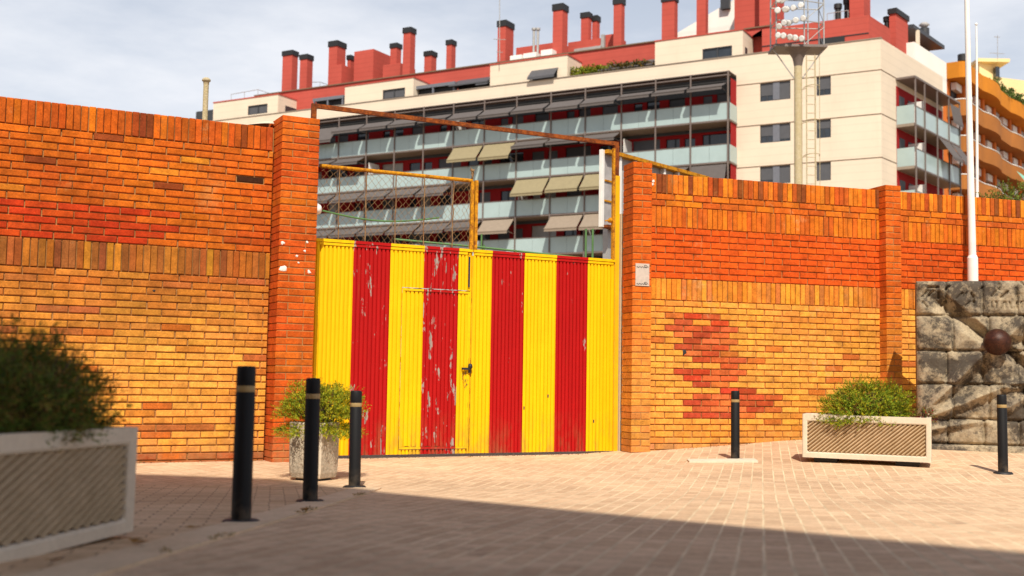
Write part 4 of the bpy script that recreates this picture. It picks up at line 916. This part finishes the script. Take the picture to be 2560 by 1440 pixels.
# pergolas, long awnings and dark sheets standing in for terrace shade between the boxes
for (pa, pb_, ya, yb, nm, m, ext) in ((786, 862, 236, 250, 'pergola', PANEL, 2.3), (1035, 1140, 205, 217, 'pergola', PANEL, 2.3), (1128, 1224, 195, 215, 'terrace_awning', SHUT, 2.2), (1195, 1224, 200, 212, 'terrace_awning', SHUT, 2.0), (1500, 1636, 160, 168, 'terrace_awning', AWN, 2.0)):
    s1, _ = fac(pa, ya, -1.); s0, _ = fac(pb_, ya, -1.); zt_ = fac((pa + pb_) / 2, (ya + yb) / 2, -.8)[1]
    if 'awning' in nm:
        mb = MB(); mb.hexa([F(s0, -.6, zt_ - .22), F(s1, -.6, zt_ - .22), F(s1, -2.3, zt_ + .62), F(s0, -2.3, zt_ + .62), F(s0, -.6, zt_ - .1), F(s1, -.6, zt_ - .1), F(s1, -2.3, zt_ + .7), F(s0, -2.3, zt_ + .7)]); mb.build(nm, m, apt)
        mb = MB(); mb.box(fA, s0 + .05, s1 - .05, -2.2, -2.1, PT - .9, zt_ + .3); mb.build('terrace_shade_sheet', DARK, apt); continue
    mb = MB(); mb.box(fA, s0, s1, -.98, -.8, zt_ - .22, zt_ + .06); mb.box(fA, s0, s1, -2.9, -.99, zt_ - .02, zt_ + .05)
    for e_ in (s0 + .05, (s0 + s1) / 2, s1 - .2): mb.box(fA, e_, e_ + .14, -.96, -.82, PT - .9, zt_ - .221)
    mb.build(nm, m, apt)
    mb = MB(); mb.box(fA, s0 + .05, s1 - .05, -1.3, -1.25, PT - .9, zt_ - .1); mb.build('terrace_shade_sheet', DARK, apt)
# red corner block and lift tower
sK = fac(2172, 60, -1.3)[0]; zK = fac(2168, 38, -1.3)[1]; s9 = fac(1905, 80, -1.3)[0]
c0 = Vector(F(sK, -1.3, 0)).to_2d(); e0 = c0 + RD * fac2(2268, 110, 0)[0] * .8
mb = MB(); mb.prism([c0, e0, e0 + ED * 12 , Vector(F(s9, -6, 0)).to_2d(), Vector(F(s9, -1.3, 0)).to_2d()], PT - 1., zK); mb.build('corner_block', RED, apt)
mb = MB(); zj = fac(2168, 83, -1.3)[1]; mb.box(fA, sK + .0, s9, -1.299, -1.27, zj - .04, zj + .04); so_ = fac(2075, 100, -1.3)[0]; so1 = fac(2060, 100, -1.3)[0]
s_o0 = fac(2112, 100, -1.3)[0]; s_o1 = fac(2050, 105, -1.3)[0]; mb.box(fA, s_o0, s_o1, -1.298, -1.24, PT, fac(2085, 95, -1.3)[1]); mb.build('terrace_opening', DARK, apt)
def rbox(name, px0, px1, ptop, pbase, d, dep, mat, zt_=None, par=None):
    s1 = fac(px0, pbase, d)[0]; s0 = fac(px1, pbase, d)[0]; z0_ = fac(px0, pbase, d)[1] - 1.2; z1_ = zt_ or fac((px0 + px1) / 2, ptop, d)[1]
    mb = MB(); mb.box(fA, s0, s1, d - dep, d, z0_, z1_); return mb.build(name, mat, par or apt), (s0, s1, z1_)
rbox('lift_tower', 1836, 1903, -120, 80, -4.2, 3.0, RED); rbox('lift_tower', 1898, 1932, -90, 110, -3.1, 3.0, RED); rbox('lift_tower', 2124, 2160, -70, 60, -4.5, 2.2, RED)
# white sloped roof behind
s1, zA = fac(1690, 84, -9); s0, _ = fac(1850, 60, -9); zC = fac(1845, -10, -9)[1]
mb = MB(); mb.hexa([F(s0, -9, zA - 1.5), F(s1, -9, zA - 1.5), F(s1, -15, zA - 1.5), F(s0, -15, zA - 1.5), F(s0, -9, zC), F(s1, -9, zA), F(s1, -15, zA), F(s0, -15, zC)]); wr = mb.build('white_roof', WCLAD, apt)
sq1 = fac(1804, 10, -8.9)[0]; sq0 = fac(1826, 10, -8.9)[0]; mb = MB(); mb.box(fA, sq0, sq1, -8.99, -8.6, fac(1815, 24, -8.9)[1], fac(1815, -30, -8.9)[1]); mb.build('louvre', FRAME, wr)
def chimney(px0, pxs, px1, ptop, pcap, pbase, d=-5.):
    s1 = fac(px0, pbase, d)[0]; s0 = fac(pxs, pbase, d)[0]; z0_ = zr - .3; zc = fac(px0, pcap, d)[1]; zt_ = zc + max(.45, (pcap - ptop) * .03)
    dep = max(.6, (px1 - pxs) / 20.); mb = MB(); mb.box(fA, s0, s1, d - dep, d, z0_, zc); ch = mb.build('chimney', RED, apt)
    mb = MB(); mb.box(fA, s0 - .07, s1 + .07, d - dep - .07, d + .07, zc + .002, zt_); mb.build('cap', CAPB, ch)
for cdef in ((704, 728, 745, 125, 141, 225), (748, 766, 783, 134, 150, 220), (821, 842, 868, 100, 118, 160), (868, 876, 883, 137, 150, 165, -7), (975, 991, 1006, 106, 121, 160, -7), (1006, 1024, 1040, 67, 84, 188), (1060, 1078, 1095, 128, 141, 178, -7),
             (1115, 1128, 1142, 99, 113, 170, -6), (1243, 1263, 1291, 50, 68, 155), (1381, 1405, 1425, 9, 28, 135), (1452, 1471, 1482, 30, 46, 92, -8), (1480, 1492, 1502, 37, 54, 90, -9), (1533, 1553, 1566, -6, 12, 118), (1654, 1686, 1700, -8, 6, 100), (1741, 1764, 1773, -40, -22, 85)): chimney(*cdef)
# chimney beside the corner
s_, z_ = fac2(2240, 98, -1.6); sE, _ = fac2(2270, 98, -1.6); z1_ = fac2(2255, 44, -1.6)[1]; z2_ = fac2(2255, 31, -1.6)[1]; g2 = lambda a, b, c: F2(a, b, c)
mb = MB(); mb.box(g2, s_, sE, -2.1, -1.6, PT - 1, z1_); ch = mb.build('chimney', RED, apt); mb = MB(); mb.box(g2, s_ - .1, sE + .1, -2.2, -1.5, z1_ + .002, z2_); mb.build('cap', CAPB, ch)
for (px, pb_, pt, d) in ((2218, 58, 46, -2.4), (2233, 68, 60, -2.2), (2095, 26, 14, -6), (2118, 24, 2, -6)):
    t_, zb_ = (fac2 if px > 2200 else fac)(px, pb_, d); zt_ = (fac2 if px > 2200 else fac)(px, pt, d)[1]; P_ = (F2 if px > 2200 else F)(t_, d, 0)
    mb = MB(); mb.tube([(P_[0], P_[1], zb_ - 1.5), (P_[0], P_[1], zt_)], .22, 10); mb.tube([(P_[0], P_[1], zt_ - .25), (P_[0], P_[1], zt_ + .1)], .3, 10); mb.build('roof_vent', CAPB, apt)
rbox('stair_head', 884, 932, 126, 200, -6., 3.2, RED); rbox('stair_head', 957, 1000, 160, 190, -6.6, 2.5, RED); rbox('chimney_base', 821, 853, 163, 210, -4.9, 2.2, RED)
rbox('stair_head', 1290, 1400, 112, 140, -9., 3., RED); rbox('stair_head', 1420, 1512, 100, 130, -7., 2.6, RED); rbox('roof_wall', 1512, 1535, 86, 120, -7.2, 2.5, RED)
rbox('duct', 1502, 1510, 86, 122, -6.8, .3, GALV); rbox('duct', 1435, 1502, 118, 126, -6.5, .5, GALV)
for (px0, px1, pt, pb_) in ((1275, 1304, 138, 149), (1308, 1340, 132, 143), (1352, 1380, 124, 138)): rbox('ac_unit', px0, px1, pt, pb_, -4.2, .8, WHITE)
for px in (1335, 1345): 
    s_, zt_ = fac(px, 74, -5.); P_ = F(s_, -5., 0); mb = MB(); mb.tube([(P_[0], P_[1], zr - .2), (P_[0], P_[1], zt_)], .11, 8); mb.tube([(P_[0], P_[1], zt_ - .05), (P_[0], P_[1], zt_ + .12)], .2, 8); mb.build('flue', GALV, apt)
def railing(px0, px1, ytop0, ytop1, d, n):
    mb = MB(); s1, z1_ = fac(px0, ytop0, d); s0, z0_ = fac(px1, ytop1, d); mb.tube([F(s1, d, z1_), F(s0, d, z0_)], .03, 5)
    for i in range(n): k = i / (n - 1); s_ = s1 + (s0 - s1) * k; z_ = z1_ + (z0_ - z1_) * k; mb.tube([F(s_, d, z_), F(s_, d, z_ - 1.1)], .025, 4)
    mb.tube([F(s0, d, z0_), F(s0, d - 3, z0_)], .03, 5); mb.build('roof_railing', GALV, apt)
railing(578, 645, 236, 224, -2.5, 3); railing(750, 800, 207, 205, -6, 3); railing(2068, 2120, 34, 26, -4, 4)
s1, zt_ = fac(490, 282, -.6); s0, _ = fac(535, 270, -.6); mb = MB(); mb.box(fA, s0, s1, -3.5, -.6, PT - .9, zt_ + .1); mb.build('pergola', FRAME, apt)
# right-hand facade balconies
PB = 1.28; ta = fac2(2240, 250)[0]; tb = [fac2(x_, 250, PB)[0] for x_ in (2287, 2310, 2341, 2370, 2397)]; te = tb[-1]
hw2 = []
for r_ in range(5):
    z = [19.0, 16.0, 13.0, 10., 7.][r_]
    mb = MB(); mb.box(g2, ta, te, .004, PB - .02, z - .18, z + .02); mb.build('balcony_slab', SLAB, apt)
    mb = MB(); mb.box(g2, ta + .01, ta + .05, .02, PB - .03, z + .0, z + 1.32); mb.build('side_panel', GLASS, apt)
    for k in range(4):
        mb = MB(); mb.box(g2, tb[k] + .05, tb[k + 1] - .05, PB - .02, PB + .005, z + .0, z + 1.22); mb.build('glass_panel', GLASS, apt)
    mb = MB(); mb.box(g2, ta, te, PB - .03, PB + .05, z - .13, z - .02); mb.box(g2, tb[0], te, PB - .02, PB + .03, z + 1.23, z + 1.28); mb.build('balcony_rail', STEEL, apt)
    if r_ < 4:
        mb = MB(); mb.box(g2, ta, te, .003, .02, z + .02, z + 2.8); mb.build('balcony_wall', RED2, apt)
        for (a, b) in ((ta + .5, ta + 1.5), (tb[1] + .3, tb[2] - .1)): mb = MB(); mb.box(g2, a, b, .021, .06, z + .05, z + 2.2); mb.build('balcony_door', FRAME, apt)
        mb = MB(); mb.box(g2, tb[1] + .25, tb[1] + .32, .03, PB - .1, z + .03, z + 2.0); mb.build('divider', WHITE, apt)
for t_ in tb: mb = MB(); mb.box(g2, t_ - .05, t_ + .05, PB + .006, PB + .09, 1., 22.2); mb.build('post', STEEL, apt)
mb = MB(); mb.box(g2, ta - .05, te, .02, PB + .1, 22.2, 22.34); mb.build('canopy_rail', STEEL, apt)
for (k, r_, dr, ex) in ((2, 1, 1.5, 1.0), (3, 1, 1.5, 1.0), (3, 0, 1.3, .25)):
    z1 = [19.0, 16.0][r_] + 2.8; mb = MB(); mb.idx([F2(tb[k] + .1, PB + .1, z1), F2(tb[k + 1] - .1, PB + .1, z1), F2(tb[k + 1] - .1, PB + .1 + ex, z1 - dr), F2(tb[k] + .1, PB + .1 + ex, z1 - dr), F2(tb[k + 1] - .1, PB + .1 + ex, z1 - dr - .2), F2(tb[k] + .1, PB + .1 + ex, z1 - dr - .2)], [(0, 1, 2, 3), (3, 2, 4, 5)]); mb.build('awning', AWN, apt, fixn=False)
# white end block and roof canopy
tw0 = fac2(2286, 150, -1.)[0]; tw1 = fac2(2366, 150, -1.)[0]; zw = fac2(2350, 147, -1.)[1]
mb = MB(); mb.box(g2, tw0, tw1, -9, -1., PT - 1., zw); mb.build('white_block', WCLAD, apt)
ta_, za_ = fac2(2284, 60, -2.); tb_, zb_ = fac2(2362, 140, -2.)
mb = MB(); mb.hexa([F2(ta_, -2, za_ - .3), F2(tb_, -2, za_ - .3), F2(tb_, -6, za_ - .1), F2(ta_, -6, za_ - .1), F2(ta_, -2, za_), F2(tb_, -2, za_), F2(tb_, -6, za_ + .2), F2(ta_, -6, za_ + .2)]); mb.build('roof_canopy', FRAME, apt)
mb = MB(); tp = fac2(2297, 100, -1.9)[0]; mb.box(g2, tp - .12, tp + .12, -2.1, -1.86, PT, za_ - .31); mb.build('canopy_post', CREAM, apt)
mb = MB(); mb.box(g2, ta_, tb_, -6, -5.8, PT, za_ - .2); mb.build('canopy_back', RED2, apt)
s_, z_ = fac2(2311, 120, -4); z1_ = fac2(2311, 72, -4)[1]; z2_ = fac2(2311, 58, -4)[1]; P_ = F2(s_, -4, 0)
mb = MB(); mb.tube([(P_[0], P_[1], PT), (P_[0], P_[1], z1_)], .42, 14); ch = mb.build('flue', FRAME, apt); mb = MB(); mb.tube([(P_[0], P_[1], z1_ + .1), (P_[0], P_[1], z1_ + .3), (P_[0], P_[1], z2_)], [.2, .45, .28], 14); mb.build('cowl', WGREY, ch)
# antenna on the roof
def antenna(label, px, pt, pb_, Y, arms):
    a, b = at(px, pb_, Y), at(px, pt, Y); rt = thing('antenna', label, 'antenna', a, 'rooftop antennas'); mb = MB(); mb.tube([a, b], .035, 5); mb.build('mast', GALV, rt); mb = MB()
    for (py, w) in arms: q = at(px, py, Y); mb.tube([q + Vector((-w, 0, 0)), q + Vector((w, .3, .05))], .03, 4)
    mb.build('arm', GALV, rt)
antenna('thin tall antenna mast on the red roof beside a chimney', 1249, -60, 152, at(1249, 100, 90).y + 2.6, ((98, .5), (130, .25)))
antenna('thin television antenna above the pale yellow building', 2494, 88, 152, 128, ((92, .4), (133, .9)))
# terrace plants
def hedge(label, px0, px1, y0, y1, d, seed, cols):
    r = random.Random(seed); s1, zA = fac(px0, y0, d); s0, zB = fac(px1, y1, d); c = F((s0 + s1) / 2, d, PT); rt = thing('terrace_plants', label, 'plants', c, 'plants on the roof terrace'); mb = MB()
    for i in range(420):
        k = r.random(); s_ = s1 + (s0 - s1) * k; top = zA + (zB - zA) * k + .25 * mnoise.noise(Vector((s_ * 1.1, seed, 0)))
        leafy(mb, Vector(F(s_, d + r.uniform(-.4, .3), PT - .1 + (top - PT + .1) * r.random())), Vector((r.uniform(-1, 1), r.uniform(-1, 1), r.random())), .4, 6, .06, .2, cols, r)
    mb.build('foliage', LEAF, rt, fixn=False)
hedge('yellow green hedge growing along the cream roof parapet', 1434, 1522, 176, 166, -.9, 3, [(.22, .25, .02), (.28, .28, .02), (.12, .16, .02)])
hedge('dark orange tinted plants on the roof terrace, beside the yellow green hedge', 1530, 1625, 164, 156, -.9, 5, [(.10, .08, .02), (.24, .13, .02), (.06, .07, .02)])
# ------------------------------------------------------------------ ochre building with wavy balconies
OP = at(2366, 170, 98); OD = Vector((.594, .805)).normalized(); ON = Vector((OD.y, -OD.x))
def FO(t, d, z): p = OP.to_2d() + OD * t + ON * d; return (p.x, p.y, z)
oc = thing('apartment_building', 'ochre apartment building with wavy balcony fronts at the right edge', 'building', FO(10, -4, 0))
TO = 40.; zo = lambda py: H + (at(2412, py, at(2412, py, 97).y).z - H)
off = 1.5
def wave(t):
    u = (t - 2) % 10.; return off + (.38 * math.sin(math.pi * (u - 4) / 6) ** .8 if 4 < u < 10 else 0)
lv = [(150, 190), (246, 286), (338, 377), (435, 471), (531, 567)]
mb = MB(); mb.box(lambda a, b, c: FO(a, b, c), .0, TO, -12, -.02, -.5, zo(150) - .4); mb.build('wall', ORANGE, oc)
for i, (ya, yb) in enumerate(lv):
    z1, z0 = zo(ya), zo(yb); n = 90; mb = MB(); pts = [FO(0, .0, 0)] + [FO(.35 * (1 - math.cos(k * .39)) , off * .5 + off * .5 * math.sin(k * .39), 0) for k in range(1, 5)] + [FO(.5 + (TO - .5) * k / n, wave(.5 + (TO - .5) * k / n), 0) for k in range(n + 1)]
    for (p, q_) in zip(pts[:-1], pts[1:]):
        mb.face([(p[0], p[1], z0), (q_[0], q_[1], z0), (q_[0], q_[1], z1), (p[0], p[1], z1)])
    inner = [FO(TO * k / n, -.0, 0) for k in range(n + 1)]
    for k in range(len(pts) - 1):
        j0 = min(n, int(k * n / (len(pts) - 1))); j1 = min(n, int((k + 1) * n / (len(pts) - 1)))
        for z in (z0, z1 if i == 0 else z0 + .15): mb.face([(pts[k][0], pts[k][1], z), (pts[k + 1][0], pts[k + 1][1], z), (inner[j1][0], inner[j1][1], z), (inner[j0][0], inner[j0][1], z)])
    mb.build('balcony_front', OCHRE if i == 0 else OCHRE2, oc, fixn=False)
    if i: mb = MB(); mb.tube([(p[0], p[1], z1 + .05) for p in pts], .05, 5); mb.build('handrail', WHITE, oc)
    if i < 4:
        zc, zf = z0, zo(lv[i + 1][0]) - 1.0
        for t in [1.2, 4.0, 7.2, 11.2, 14., 17.2, 21.2, 24., 27.2, 31.2]:
            mb = MB(); mb.box(lambda a, b, c: FO(a, b, c), t, t + 1.5, -.018, .05, zf, zc - .25); w_ = mb.build('window', DARK if int(t) % 3 else PANE, oc)
            mb = MB(); mb.box(lambda a, b, c: FO(a, b, c), t - .1, t + 1.6, .06, .5, zc - .75, zc - .12); mb.build('blind_box', WHITE if int(t) % 2 else WGREY, w_)
        for t in (2.85, 8.85, 12.9, 18.9, 22.9):
            mb = MB(); mb.box(lambda a, b, c: FO(a, b, c), t, t + .7, .06, .7, zf, zc); mb.build('shutter', ORANGE, oc)
t_, z_ = on_line(2478, 430, OP.to_2d(), OD)
mb = MB(); mb.idx([FO(t_ - .6, 2.4, z_ - .2), FO(t_ + 3.2, 2.6, z_ - .4), FO(t_ + 3.4, 3.4, z_ - 2.0), FO(t_ + .6, 3.2, z_ - 1.5)], [(0, 1, 2, 3)]); mb.build('green_awning', GREENT, oc, fixn=False)
q = at(2418, 140, 98); mb = MB(); mb.tube([(q.x, q.y + 1, q.z - 1), (q.x, q.y + 1, q.z + .1)], .25, 10); mb.tube([(q.x, q.y + 1, q.z - .2), (q.x, q.y + 1, q.z + .4)], .42, 10); mb.build('roof_vent', CAPB, oc)
rt = thing('terrace_plants', 'green plants trailing along the roof edge of the ochre building', 'plants', FO(20, .5, zo(150)), 'plants on the roof terrace'); mb = MB(); r = random.Random(9)
for i in range(900):
    t = 9 + 26 * r.random() ** .8; hh = max(.1, .45 + .9 * mnoise.noise(Vector((t * .5, 0, 0))) + (t - 9) * .035); leafy(mb, Vector(FO(t, wave(t) - r.uniform(.1, .9), zo(150) + r.random() * hh)), Vector((r.uniform(-1, 1), r.uniform(-1, 1), r.random())), .45, 6, .07, .22, [(.08, .13, .02), (.12, .18, .03), (.05, .08, .02)], r)
mb.build('foliage', LEAF, rt, fixn=False)
py_ = thing('pale_building', 'pale yellow building with a small roof tower at the far right', 'building', at(2520, 300, 132))
def abox(mb, px0, px1, pt, Y, dep, m=0):
    a, b = at(px0, pt, Y), at(px1, pt, Y); mb.box(lambda x_, y_, z_: (x_, y_ + (x_ - a.x) * .35, z_), a.x, b.x, Y, Y + dep, -.5, a.z, m); return a, b
mb = MB(); abox(mb, 2496, 2640, 193, 126, 20); mb.build('wall', PALEY, py_)
mb = MB(); a, b = abox(mb, 2448, 2502, 156, 134, 8); mb.box(lambda x_, y_, z_: (x_, y_, z_), a.x - .3, b.x + .9, 133.6, 143, a.z + .005, a.z + .4); mb.build('roof_tower', PALEY, py_)
a = at(2503, 178, 133.7); mb = MB(); mb.box(lambda x_, y_, z_: (x_, y_, z_), a.x - .55, a.x - .1, 133.9, 134.6, a.z - .6, a.z + .6); mb.build('window', PANE, py_)
# tree behind the right wall
tq = at(2525, 500, 24); tr = thing('tree', 'bushy green tree top showing over the right wall', 'tree', (tq.x, tq.y, 0)); mb = MB(); r = random.Random(31)
for i in range(700):
    v = Vector((r.gauss(0, 1), r.gauss(0, 1), r.gauss(0, 1))).normalized() * r.random() ** .4; v = v * (1 + .3 * mnoise.noise(v * 2.5)); p = Vector((tq.x + v.x * .62, tq.y + v.y * .6, tq.z - .25 + v.z * .55))
    leafy(mb, p, v + Vector((0, 0, .3)), .16, 7, .014, .06, [(.12, .17, .02), (.17, .21, .025), (.08, .11, .02), (.2, .2, .03)], r)
mb.build('crown', LEAF, tr, fixn=False)
mb = MB(); mb.tube([(tq.x, tq.y, 0), (tq.x + .05, tq.y, 2.2), (tq.x, tq.y, tq.z - .3)], [.09, .07, .04], 8); mb.build('trunk', BARK, tr)
for k in range(5): a = k * 1.26; mb = MB(); mb.tube([(tq.x + .03, tq.y, tq.z - 1.1), (tq.x + .35 * math.cos(a), tq.y + .35 * math.sin(a), tq.z - .1)], [.03, .01], 6); mb.build('limb', BARK, tr)
# ------------------------------------------------------------------ the block behind the viewpoint that shades the plaza
S = Vector((.05, -1, 0)).normalized(); EL = math.radians(49); HB_ = 20.
sc_ = Vector((-2.03, 10.60)); rn = HB_ / math.tan(EL); Q = sc_ + S.to_2d() * rn
dA = Vector((2.27 + .52, 5.18 - 8.70)).normalized(); dB = Vector((-3.43 + 2.01, 10.96 - 10.66)).normalized()
pA, pB = Q + dA * 22, Q + dB * 30; back = Vector((.0, -14)); nb = (dA + dB)
rb = thing('residential_block', 'plain rendered block behind the viewpoint whose shadow falls on the paving', 'building', (Q.x, Q.y, 0))
mb = MB(); mb.prism([pA, Q, pB, pB + Vector((-2, -16)), pA + Vector((-10, -12))], -.5, HB_); mb.build('wall', m_stucco('tan_render', (.45, .34, .24), 0, .06), rb)
for k in range(6):
    for f_ in range(5):
        p = Q + dA * (2 + k * 3.2); n = Vector((-dA.y, dA.x)) if Vector((-dA.y, dA.x)).dot(-Q) > 0 else Vector((dA.y, -dA.x))
        mb = MB(); mb.box(lambda a, b, c: (p.x + dA.x * a + n.x * b, p.y + dA.y * a + n.y * b, c), 0, 1.3, .01, .06, 1.2 + f_ * 3.6, 3. + f_ * 3.6); mb.build('window', PANE, rb)
# ------------------------------------------------------------------ light, sky, camera
SD = Vector((S.x * math.cos(EL), S.y * math.cos(EL), math.sin(EL)))
sl = bpy.data.lights.new('sun', 'SUN'); sl.energy = 5.0; sl.angle = math.radians(.5); sl.color = (1, .93, .80); so = bpy.data.objects.new('sun', sl); COL.objects.link(so); so.rotation_euler = SD.to_track_quat('Z', 'Y').to_euler()
W = bpy.data.worlds.new('World'); SC.world = W; W.use_nodes = True; nt = W.node_tree; bg = nt.nodes['Background']
sky = nt.nodes.new('ShaderNodeTexSky'); sky.sky_type = 'NISHITA'; sky.sun_disc = False; sky.sun_elevation = EL; sky.sun_rotation = math.radians(177); sky.air_density = 1.; sky.dust_density = 1.5; sky.ozone_density = 1.
tc = nt.nodes.new('ShaderNodeTexCoord'); mp = nt.nodes.new('ShaderNodeMapping'); mp.inputs['Scale'].default_value = (1.6, 1.6, 5.); mp.inputs['Location'].default_value = (3.1, .4, 0)
nz_ = nt.nodes.new('ShaderNodeTexNoise'); nz_.inputs['Scale'].default_value = 2.2; nz_.inputs['Detail'].default_value = 7; nz_.inputs['Roughness'].default_value = .58
mr = nt.nodes.new('ShaderNodeMapRange'); mr.inputs[1].default_value = .36; mr.inputs[2].default_value = .62; mr.inputs[3].default_value = .55; mr.inputs[4].default_value = .96
mx_ = nt.nodes.new('ShaderNodeMix'); mx_.data_type = 'RGBA'; mx_.inputs[7].default_value = (8.2, 8.4, 8.9, 1)
L = nt.links.new
L(tc.outputs['Generated'], mp.inputs['Vector']); L(mp.outputs[0], nz_.inputs['Vector']); L(nz_.outputs['Fac'], mr.inputs[0]); sx = nt.nodes.new('ShaderNodeSeparateXYZ'); L(tc.outputs['Generated'], sx.inputs[0])
el = nt.nodes.new('ShaderNodeMapRange'); el.interpolation_type = 'SMOOTHSTEP'; L(sx.outputs[2], el.inputs[0])
for i_, v_ in enumerate((.24, .54, 1., .10)): el.inputs[i_ + 1].default_value = v_
ml = nt.nodes.new('ShaderNodeMath'); ml.operation = 'MULTIPLY'; L(mr.outputs[0], ml.inputs[0]); L(el.outputs[0], ml.inputs[1]); L(ml.outputs[0], mx_.inputs[0]); L(sky.outputs[0], mx_.inputs[6]); L(mx_.outputs[2], bg.inputs['Color'])
bg.inputs['Strength'].default_value = .10
cd = bpy.data.cameras.new('camera'); cam = bpy.data.objects.new('camera', cd); COL.objects.link(cam); SC.camera = cam
cd.sensor_width = 36; cd.lens = 36 * FPX / 2560; cd.clip_end = 2000; cd.clip_start = .05
c, s = math.cos(RO), math.sin(RO); Fw = Vector((0, math.cos(TH), math.sin(TH))); Up = Vector((0, -math.sin(TH), math.cos(TH)))
Rt = Vector((c, 0, 0)) + Up * s; U = Vector((-s, 0, 0)) + Up * c
M = Matrix((Rt, U, -Fw)).transposed().to_4x4(); M.translation = (0, 0, H); cam.matrix_world = M
cd.dof.use_dof = True; cd.dof.focus_distance = 14.; cd.dof.aperture_fstop = 1.9
vs_ = SC.view_settings; SC.display_settings.display_device = 'sRGB'; vs_.view_transform = 'Standard'; vs_.look = 'None'; vs_.exposure = .16; vs_.gamma = 1; vs_.use_curve_mapping = False
SC.cycles.use_denoising = True
